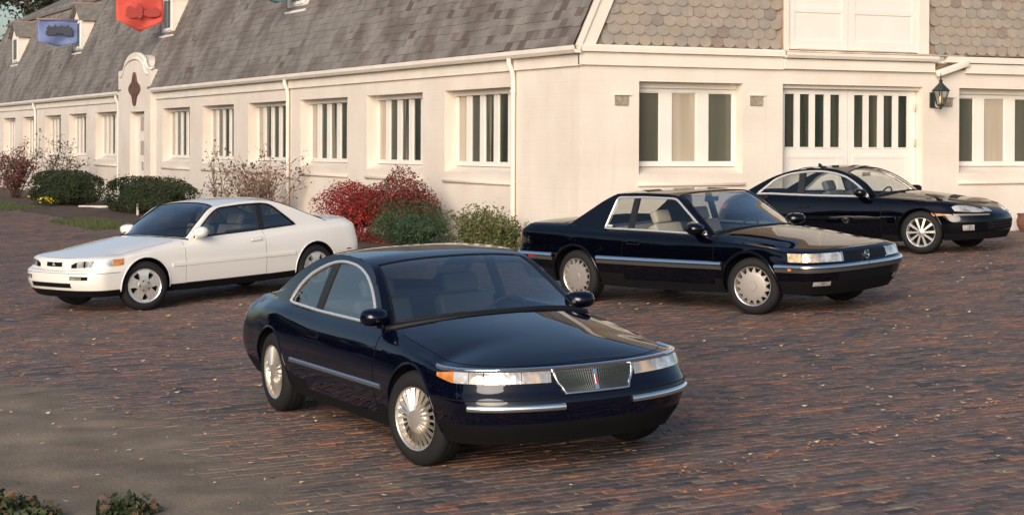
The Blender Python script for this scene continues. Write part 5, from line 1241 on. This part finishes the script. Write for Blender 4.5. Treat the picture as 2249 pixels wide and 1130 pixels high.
# ================================================================== plants
def leaf_mats(name, cols, rough=.55):
    out = []
    for k, c in enumerate(cols):
        m, t, b = nodes_of('%s_%d' % (name, k)); b.inputs['Base Color'].default_value = (*c, 1); b.inputs['Roughness'].default_value = rough; b.inputs['Specular IOR Level'].default_value = .3
        out.append(m)
    return out
def leaves(pts, size, nm, parent, mats, norm=None, aspect=.5, up=.3, rs=None):
    """one mesh of small folded leaves at the given points"""
    rs = rs or random; V = []; F = []; I = []
    for k, p in enumerate(pts):
        s_ = size * rs.uniform(.6, 1.35); d = Vector((rs.gauss(0, 1), rs.gauss(0, 1), rs.gauss(0, 1) + up)); d.normalize()
        if norm is not None: d = (d + Vector(norm[k]) * 1.0).normalized()
        a = d.cross(Vector((rs.gauss(0, 1), rs.gauss(0, 1), rs.gauss(0, 1)))); a.normalize(); b = d.cross(a)
        c = Vector(p); w = s_ * aspect; i = len(V)
        V += [c - a * s_ * .5, c + b * w * .5 + d * s_ * .06, c + a * s_ * .5, c - b * w * .5 + d * s_ * .06]
        F.append((i, i + 1, i + 2, i + 3)); I.append(rs.randrange(len(mats)))
    return mk(nm, V, F, mats, parent, False, I)
def blob_points(cx, cy, rx, ry, zb, zt, n, rs, hollow=.55, lumps=9, flat=0.):
    """points through a lumpy volume, denser near its surface"""
    L = [(rs.gauss(0, 1), rs.gauss(0, 1), rs.gauss(0, 1), rs.uniform(.55, 1.40)) for _ in range(lumps * 3)]
    L = [(Vector(l[:3]).normalized(), l[3]) for l in L]; out = []; nr = []
    while len(out) < n:
        d = Vector((rs.gauss(0, 1), rs.gauss(0, 1), rs.gauss(0, 1))).normalized()
        k = 1.0 + sum((w - 1) * max(0, d.dot(l)) ** 14 for l, w in L) * (.45 if flat else .85)
        r = (hollow + (1 - hollow) * rs.random() ** .6) * k
        if rs.random() < .05: r *= rs.uniform(1.02, 1.16)
        e = .7 if flat else 1.0
        dd = Vector((math.copysign(abs(d.x) ** e, d.x), math.copysign(abs(d.y) ** e, d.y), math.copysign(abs(d.z) ** e, d.z)))
        p = (cx + rx * r * dd.x, cy + ry * r * dd.y, (zb + zt) / 2 + (zt - zb) / 2 * r * dd.z)
        if p[2] < zb - .02: continue
        out.append(p); nr.append(d)
    return out, nr
def stems(root, x, y, z0, n, h, spread, rs, m, r0=.018, bend=.3, branch=2):
    mb = MB(); tips = []
    for k in range(n):
        a = rs.uniform(0, 2 * PI); sp_ = rs.uniform(.2, 1) * spread; p = Vector((x + rs.gauss(0, .06), y + rs.gauss(0, .06), z0 - .05)); d = Vector((math.cos(a) * sp_, math.sin(a) * sp_, 1)).normalized(); L = h * rs.uniform(.7, 1.05); pts = [p.copy()]
        for q in range(7): d = (d + Vector((rs.gauss(0, .12), rs.gauss(0, .12), rs.gauss(.02, .06))) * bend * 2).normalized(); p = p + d * L / 7; pts.append(p.copy())
        mb.tube(pts, [r0 * (1 - .11 * i) for i in range(8)], 5); tips += pts[3:]
        for b in range(branch):
            i = rs.randrange(2, 7); q = pts[i].copy(); e = Vector((rs.gauss(0, 1), rs.gauss(0, 1), rs.uniform(.2, 1.2))).normalized(); bp = [q.copy()]
            for _ in range(4): e = (e + Vector((rs.gauss(0, .2), rs.gauss(0, .2), rs.gauss(0.05, .15)))).normalized(); q = q + e * L * .09; bp.append(q.copy())
            mb.tube(bp, [r0 * .5 * (1 - .18 * i_) for i_ in range(5)], 4); tips += bp[1:]
    mb.build('stem', m, root, True)
    return tips
M_TWIG = mat('twig', (.16, .10, .075), .8); M_TWIGP = mat('twig_pale', (.34, .23, .18), .8)
GREEN_D = leaf_mats('hedge_leaf', [(.016, .030, .012), (.028, .048, .018), (.044, .060, .024), (.046, .036, .018)], .9)
GREEN_J = leaf_mats('juniper_leaf', [(.024, .048, .022), (.038, .074, .032), (.060, .100, .042)])
RED_L = leaf_mats('red_leaf', [(.20, .018, .017), (.27, .026, .022), (.11, .014, .015), (.07, .018, .016), (.30, .05, .032)])
RED_B = leaf_mats('bright_red_leaf', [(.26, .022, .018), (.33, .030, .024), (.16, .016, .016), (.38, .05, .035), (.09, .018, .016)])
WEED_L = leaf_mats('weed_leaf', [(.09, .11, .035), (.13, .145, .05), (.05, .075, .025), (.20, .17, .08)])
DRY_L = leaf_mats('dry_leaf', [(.12, .085, .045), (.085, .075, .035), (.16, .09, .06)])
PINK_L = leaf_mats('pink_leaf', [(.17, .055, .045), (.13, .035, .03), (.24, .11, .085), (.08, .04, .03)])
TREE_L = leaf_mats('tree_leaf', [(.016, .024, .012), (.026, .036, .018), (.045, .042, .022), (.05, .06, .03)])
RS = random.Random(11)
def bush(name, label, cat, x, y, rx, ry, h, n, size, mats, group=None, stem=M_TWIG, flat=0, lumps=9, hollow=.55, aspect=.55, core_k=.70, core_m=None):
    z = gzf(x, y) + .03; root = tag(empty(name, (0, 0, 0)), label, cat, group)
    pts, nr = blob_points(x, y, rx, ry, z + .02, z + h, n, RS, hollow, lumps, flat)
    leaves(pts, size, 'crown', root, mats, nr, aspect, .2, RS)
    stems(root, x, y, z, 7, h * .75, .9, RS, stem, .02)
    core = []; cf = []; n1, n2 = 14, 9; e = .62 if flat else 1     # solid core for inner twigs; the crown's inner shade is in its dark colour
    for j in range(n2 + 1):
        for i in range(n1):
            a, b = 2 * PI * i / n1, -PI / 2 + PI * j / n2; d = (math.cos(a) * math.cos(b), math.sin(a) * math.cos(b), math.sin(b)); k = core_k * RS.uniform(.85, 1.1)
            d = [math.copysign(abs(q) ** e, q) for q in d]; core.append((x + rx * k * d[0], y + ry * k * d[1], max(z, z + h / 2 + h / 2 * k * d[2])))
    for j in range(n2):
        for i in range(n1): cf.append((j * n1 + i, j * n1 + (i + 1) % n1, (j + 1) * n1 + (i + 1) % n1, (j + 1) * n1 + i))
    mk('dark_inner_core', core, cf, core_m or GREEN_D[0], root)
    return root
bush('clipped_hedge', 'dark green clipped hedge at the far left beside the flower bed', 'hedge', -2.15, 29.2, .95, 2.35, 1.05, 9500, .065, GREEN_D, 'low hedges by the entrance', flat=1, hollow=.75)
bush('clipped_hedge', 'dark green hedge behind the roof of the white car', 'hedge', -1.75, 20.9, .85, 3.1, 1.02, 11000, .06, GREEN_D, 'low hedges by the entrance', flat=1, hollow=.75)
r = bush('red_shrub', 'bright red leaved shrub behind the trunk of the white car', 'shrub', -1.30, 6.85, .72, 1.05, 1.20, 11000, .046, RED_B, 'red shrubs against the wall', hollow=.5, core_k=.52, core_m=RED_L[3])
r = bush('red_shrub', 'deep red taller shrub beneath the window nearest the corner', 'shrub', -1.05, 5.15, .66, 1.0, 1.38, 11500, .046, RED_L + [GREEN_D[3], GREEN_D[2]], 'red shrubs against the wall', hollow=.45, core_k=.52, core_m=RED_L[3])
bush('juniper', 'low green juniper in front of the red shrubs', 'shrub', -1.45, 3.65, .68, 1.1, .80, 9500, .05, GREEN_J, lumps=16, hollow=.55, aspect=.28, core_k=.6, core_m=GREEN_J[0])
def weedy(name, label, x, y, h, sp_, n, mats, cat='plant'):
    z = gzf(x, y) + .03; root = tag(empty(name), label, cat); tips = stems(root, x, y, z, n, h, sp_, RS, mats[0], .008, .25, 2); pts = []
    for t in tips:
        for _ in range(7): pts.append((t.x + RS.gauss(0, .06), t.y + RS.gauss(0, .06), t.z + RS.gauss(-.03, .06)))
    leaves(pts, .085, 'foliage', root, mats, None, .28, .5, RS); return root
weedy('tall_weed', 'loose yellow green weeds by the corner downspout', -.75, 1.75, .95, .55, 26, WEED_L)
weedy('tall_weed', 'spiky pale weeds between the juniper and the downspout', -.85, 2.5, .80, .6, 20, WEED_L)
weedy('tall_weed', 'green weeds just behind the tail of the black chrome-strip coupe', -.85, .95, .75, .55, 22, WEED_L)
def bare(label, x, y, h, n, spread, mats, nl, twig, group=None, br=4):
    z = gzf(x, y) + .03; root = tag(empty('bare_shrub'), label, 'shrub', group); tips = stems(root, x, y, z, n, h, spread, RS, twig, .016, .5, br); pts = []
    for _ in range(nl): t = RS.choice(tips); pts.append((t.x + RS.gauss(0, .07), t.y + RS.gauss(0, .07), t.z + RS.gauss(0, .07)))
    leaves(pts, .085, 'sparse_leaves', root, mats, None, .5, .3, RS); return root
bare('half bare shrub with a few brown leaves under the windows', -.95, 14.0, 1.85, 46, .66, DRY_L, 1100, M_TWIGP)
bare('thin straggly shrub left of the half bare one', -1.0, 17.3, 2.05, 7, .28, DRY_L, 190, M_TWIG)
bare('small dark leaved tree at the far left against the wall', -1.35, 34.2, 2.2, 14, .42, leaf_mats('dark_leaf', [(.05, .045, .03), (.07, .05, .035), (.03, .035, .02)]), 900, M_TWIG)
bare('pink and russet shrub at the left edge of the picture', -2.4, 35.8, 1.8, 30, .8, PINK_L, 3200, M_TWIG)
bare('low dry twigs between the bare shrub and the red shrubs', -.6, 9.3, .75, 10, .5, DRY_L, 120, M_TWIGP)
# grass tufts
def grass(nm, x0, x1, y0, y1, n):
    V = []; F = []
    for _ in range(n):
        x, y = RS.uniform(x0, x1), RS.uniform(y0, y1); z = gzf(x, y); h = RS.uniform(.04, .12); a = RS.uniform(0, PI); w = .008; l = RS.gauss(0, .03); m_ = RS.gauss(0, .03); i = len(V)
        V += [(x - math.cos(a) * w, y - math.sin(a) * w, z), (x + math.cos(a) * w, y + math.sin(a) * w, z), (x + l, y + m_, z + h)]; F.append((i, i + 1, i + 2))
    return V, F
GV, GF = [], []
for a in ((-4.7, -3.6, 14.6, 19.5, 6000), (-4.5, -3.3, 27, 36, 6000), (-2.3, -1.4, 9, 13, 2500)):
    v, f = grass('', *a); b = len(GV); GV += v; GF += [tuple(k + b for k in q) for q in f]
tag(mk('grass', GV, GF, mat('grass_blade', (.085, .105, .035), .7)), 'short green grass growing along the edge of the bed', 'grass', kind='stuff')
# yellow flowers in front of the far hedge
fl = tag(empty('yellow_flowers'), 'small clump of yellow flowers before the far hedge', 'flowers')
z = gzf(-2.95, 28.3); pts = [(-2.95 + RS.gauss(0, .14), 28.0 + RS.gauss(0, .35), z + RS.uniform(.12, .30)) for _ in range(60)]
leaves(pts, .075, 'blossom', fl, leaf_mats('yellow_petal', [(.75, .55, .03), (.6, .42, .03)]), None, .8, 1, RS)
leaves([(-2.95 + RS.gauss(0, .18), 28.0 + RS.gauss(0, .4), z + RS.uniform(.02, .22)) for _ in range(200)], .08, 'foliage', fl, GREEN_D, None, .3, .3, RS)
# near weeds at the picture's lower left
def near_weed(label, x, y, h, n):
    root = tag(empty('foreground_plant'), label, 'plant'); z = gzf(x, y); tips = stems(root, x, y, z, n, h, .9, RS, GREEN_D[2], .005, .4, 2); pts = []
    for t in tips:
        for _ in range(4): pts.append((t.x + RS.gauss(0, .03), t.y + RS.gauss(0, .03), t.z + RS.gauss(0, .03)))
    leaves(pts, .060, 'foliage', root, leaf_mats('ivy_%d' % len(MATS), [(.022, .036, .015), (.035, .055, .022), (.05, .06, .028), (.10, .06, .03)]), None, .6, .6, RS)
near_weed('leafy plant in the lower left corner on the dirt', -12.25, -15.78, .17, 15)
near_weed('green leafy plant at the bottom edge on the dirt', -11.62, -16.20, .16, 14)
near_weed('single dry sprig between the two foreground plants', -12.0, -15.9, .15, 3)
# fallen leaves
def litter():
    V = []; F = []; I = []
    def leaf(x, y, s_, i_):
        z = gzf(x, y) + .008; a = RS.uniform(0, 2 * PI); c, s2 = math.cos(a), math.sin(a); w = s_ * RS.uniform(.45, .7); k = len(V); t = RS.uniform(.004, .022)
        for u, v, h in ((-s_, 0, t * .6), (0, -w, .002), (s_, 0, t), (0, w, t * .4)): V.append((x + c * u - s2 * v, y + s2 * u + c * v, z + h))
        F.append((k, k + 1, k + 2)); F.append((k, k + 2, k + 3)); I.extend([i_, i_])
    cnt = 0
    while cnt < 1500:
        x, y = RS.uniform(-13, 8), RS.uniform(-18.5, -1); p, d = to_px([(x, y, gzf(x, y))]); p = p[0]
        if not (-100 < p[0] < 2350 and 500 < p[1] < 1180): continue
        leaf(x, y, RS.uniform(.012, .034), RS.randrange(4)); cnt += 1
    for k in range(150):       # drift caught along one joint
        t = RS.random(); x = -8.35 + 5.2 * t + RS.gauss(0, .03); y = -17.05 + 1.25 * t + .35 * t * t + RS.gauss(0, .05 + .05 * t); leaf(x, y, RS.uniform(.012, .026), RS.choice([1, 1, 1, 3, 3, 2]))
    tag(mk('fallen_leaves', V, F, leaf_mats('litter', [(.50, .44, .34), (.34, .17, .07), (.44, .33, .19), (.27, .14, .08)], .7), None, False, I), 'small dry leaves scattered over the brick paving', 'leaves', kind='stuff')
litter()
# ---- trees behind the roof
def tree(label, x, y, h, r, n, seed):
    rs = random.Random(seed); root = tag(empty('tree'), label, 'tree', 'trees behind the stable'); mb = MB(); z0 = gzf(x, y) - .2; tips = []
    mb.tube([(x, y, z0), (x + .1, y, z0 + h * .3), (x - .1, y + .1, z0 + h * .6), (x, y, z0 + h * .9)], [.35, .28, .18, .05], 8)
    for k in range(26):
        zz = z0 + h * rs.uniform(.25, .9); a = rs.uniform(0, 2 * PI); L = r * rs.uniform(.5, 1.1) * (1.15 - (zz - z0) / h * .6); p = Vector((x, y, zz)); d = Vector((math.cos(a), math.sin(a), rs.uniform(.05, .6))).normalized(); pts = [p.copy()]
        for q in range(5): d = (d + Vector((rs.gauss(0, .15), rs.gauss(0, .15), rs.gauss(.03, .12)))).normalized(); p = p + d * L / 5; pts.append(p.copy())
        mb.tube(pts, [.09, .07, .05, .04, .025, .012], 5); tips += pts[1:]
    mb.build('trunk', M_TWIG, root, True); P = []
    for _ in range(n // 40):
        t = rs.choice(tips); c = (t.x + rs.gauss(0, .35), t.y + rs.gauss(0, .35), t.z + rs.gauss(0, .3)); s_ = rs.uniform(.18, .5)
        for _ in range(40): P.append((c[0] + rs.gauss(0, s_), c[1] + rs.gauss(0, s_), c[2] + rs.gauss(0, s_ * .7)))
    leaves(P, .17, 'crown', root, TREE_L, None, .6, .4, rs)
tree('dark tree behind the roof at the left edge of the picture', 4.0, 66.5, 11.5, 3.4, 15000, 3)
tree('dark tree rising behind the roof ridge right of the other tree', 8.6, 68.0, 12.5, 3.6, 16000, 5)
# woods to the left of the court, outside the picture but mirrored in the cars' flanks
def wood():
    rs = random.Random(21); V = []; F = []; I = []
    for _ in range(46):
        y = rs.uniform(-16, 75); x = rs.uniform(-52, -33); h = rs.uniform(8, 13); r = rs.uniform(2.6, 4.2); z = gzf(x, y)
        for _ in range(520):
            d = Vector((rs.gauss(0, 1), rs.gauss(0, 1), rs.gauss(0, 1))).normalized() * rs.uniform(.6, 1.05); p = Vector((x + d.x * r, y + d.y * r, z + h * .52 + d.z * h * .52)); a = Vector((rs.gauss(0, 1), rs.gauss(0, 1), rs.gauss(0, 1))).normalized(); b = a.cross(d).normalized() * rs.uniform(.35, .8); a = a * rs.uniform(.35, .8); i = len(V)
            V.extend([p - a, p + b, p + a, p - b]); F.append((i, i + 1, i + 2, i + 3)); I.append(rs.randrange(len(TREE_L)))
    tag(mk('woodland', V, F, TREE_L, None, False, I), 'dark woodland to the left of the court', 'trees', kind='stuff')
wood()
# ================================================================== small things on the building
def banner(name, label, x0, x1, y, zt, zs, zp, m, pole_x):
    root = tag(empty(name), label, 'banner'); V = []; F = []; n, k = 16, 12
    for j in range(k + 1):
        for i in range(n + 1):
            u = i / n; x = x0 + (x1 - x0) * u; bot = zs + (zp - zs) * (1 - abs(2 * u - 1)); z = zt + (bot - zt) * j / k; V.append((x, y + .075 * math.sin(u * 8 + j * .3) * (.25 + .75 * j / k), z))
    for j in range(k):
        for i in range(n): F.append((j * (n + 1) + i, j * (n + 1) + i + 1, (j + 1) * (n + 1) + i + 1, (j + 1) * (n + 1) + i))
    c = mk('cloth', V, F, m, root, True); so_ = c.modifiers.new('thick', 'SOLIDIFY'); so_.thickness = .006
    MB().tube([(pole_x, y, zt + .01), (x0 - .06, y, zt + .02)], .028, 8).build('pole', mat('pole_wood', (.30, .20, .13), .6), root, True)
    return root
M_BLUE = mat('banner_blue', (.16, .21, .40), .8, noise=(4, .12)); M_REDC = mat('banner_red', (.62, .085, .06), .8, noise=(3, .1)); M_TEAL = mat('banner_teal', (.10, .19, .24), .8, noise=(4, .15))
b = banner('blue_banner', 'blue pennant with a dark grey emblem hanging from a far dormer', -.83, .60, 40.05, 6.375, 5.58, 5.43, M_BLUE, .60)
z = 6.02
skl = [(-.58, 5.82), (-.58, 5.96), (-.52, 6.0), (-.56, 6.04), (-.56, 6.10), (-.50, 6.12), (-.46, 6.20), (-.42, 6.12), (-.30, 6.13), (-.25, 6.22), (-.20, 6.13), (-.08, 6.14), (-.02, 6.21), (.02, 6.14), (.14, 6.15), (.24, 6.21), (.24, 6.12), (.36, 6.10), (.36, 6.02), (.33, 5.98), (.36, 5.94), (.36, 5.82), (.06, 5.82), (.04, 5.88), (-.22, 5.88), (-.24, 5.82)]
e = MB(); e.prism([(x, zz) for x, zz in skl], 1, 39.925, 39.93); fix_normals(e.build('emblem', mat('banner_grey', (.060, .068, .085), .8), b))
MB().box(-.82, .58, 40.0, 40.02, 6.345, 6.372).build('hem', mat('banner_hem', (.13, .11, .28), .8), b)
b = banner('red_banner', 'bright red pennant with faint darker marks hanging beside a dormer', -.95, .47, 28.0, 6.40, 5.63, 5.31, M_REDC, .60)
mk_ = mat('banner_red_dark', (.40, .060, .05), .8)
for cx_, cz_, rx_, rz_ in ((-.50, 5.86, .20, .17), (-.28, 5.92, .10, .24), (.10, 5.87, .26, .13), (.22, 5.95, .12, .10), (-.55, 5.98, .12, .08)):
    e = MB(); e.prism([(cx_ + rx_ * math.cos(2 * PI * k / 16) * (1 + .15 * math.sin(3 * k)), cz_ + rz_ * math.sin(2 * PI * k / 16) * (1 + .1 * math.cos(5 * k))) for k in range(16)], 1, 27.895 - .001 * (cx_ + 1), 27.902); fix_normals(e.build('mark', mk_, b))
banner('teal_banner', 'teal pennant of which only the tip shows at the top edge', -.42, .52, 16.05, 6.25, 5.52, 5.38, M_TEAL, .60)
# wall lantern
def lantern():
    x, y, z = 7.22, -.26, 2.72; root = tag(empty('wall_lantern', (0, 0, 0)), 'dark metal carriage lantern on the wall beside the carriage doors', 'lantern'); M = mat('lantern_metal', (.055, .068, .060), .45, .5); h = 6
    def ring(r, zz): return [(x + r * math.cos(2 * PI * k / h), y + r * math.sin(2 * PI * k / h), zz) for k in range(h)]
    MB().box(x - .05, x + .05, -.03, -.002, z - .06, z + .22).build('back_plate', M, root)
    MB().tube([(x, -.03, z + .02), (x, -.12, z - .07), (x, y, z - .075), (x, y, z - .03)], .013, 6).build('bracket', M, root, True)
    MB().lathe([(.001, z - .10), (.02, z - .09), (.03, z - .05), (.075, z - .02), (.08, z)], h, 'z', 0, (x, y, 0)).build('base', M, root)
    MB().lathe([(.17, z + .235), (.175, z + .25), (.10, z + .32), (.05, z + .37), (.03, z + .40), (.04, z + .42), (.012, z + .46), (.006, z + .56)], h, 'z', 0, (x, y, 0)).build('roof', M, root)
    for k in range(h):
        a = 2 * PI * k / h; MB().tube([(x + .078 * math.cos(a), y + .078 * math.sin(a), z), (x + .155 * math.cos(a), y + .155 * math.sin(a), z + .24)], .008, 5).build('rib', M, root)
        a2 = 2 * PI * (k + 1) / h; q = [(x + .07 * math.cos(a), y + .07 * math.sin(a), z), (x + .07 * math.cos(a2), y + .07 * math.sin(a2), z), (x + .148 * math.cos(a2), y + .148 * math.sin(a2), z + .235), (x + .148 * math.cos(a), y + .148 * math.sin(a), z + .235)]
        mk('pane', q, [(0, 1, 2, 3)], glass('lantern_glass', (.95, .94, .90)), root)
    MB().lathe([(.001, z + .01), (.028, z + .02), (.030, z + .12), (.012, z + .15), (.001, z + .16)], 10, 'z', 0, (x, y, 0)).build('bulb', mat('bulb', (.85, .72, .45), .4), root, True)
lantern()
# terracotta pot at the right edge
px_, py_ = 9.00, -.50; pz = gzf(px_, py_)
pt = tag(empty('flower_pot', (px_, py_, pz)), 'round terracotta pot against the wall at the right edge', 'pot')
MB().lathe([(.001, 0), (.10, 0), (.16, .10), (.175, .20), (.15, .27), (.15, .30), (.165, .30), (.165, .33), (.13, .33), (.12, .26), (.001, .26)], 24, 'z').build('vessel', mat('terracotta', (.15, .065, .045), .8, noise=(8, .2)), pt, True, 40)
MB().lathe([(.001, .27), (.12, .265)], 16, 'z').build('soil', M_SOIL, pt)
# edging and post by the hedges
bevel(tag(MB().box(-.45, .45, -.09, .09, 0, .10).build('edging_stone', mat('pale_stone', (.62, .57, .50), .8)), 'white edging stone at the near end of the far hedge', 'stone'), .015)
o = bpy.data.objects['edging_stone']; o.location = (-2.0, 26.2, gzf(-2.0, 26.2)); o.rotation_euler = (0, 0, -.6)
p = tag(MB().lathe([(.001, 0), (.035, 0), (.035, .30), (.025, .34), (.001, .345)], 10, 'z').build('marker_post', mat('pale_stone', (.62, .57, .50), .8), None, True, 40), 'short white marker post before the second hedge', 'post'); p.location = (-2.35, 19.9, gzf(-2.35, 19.9))
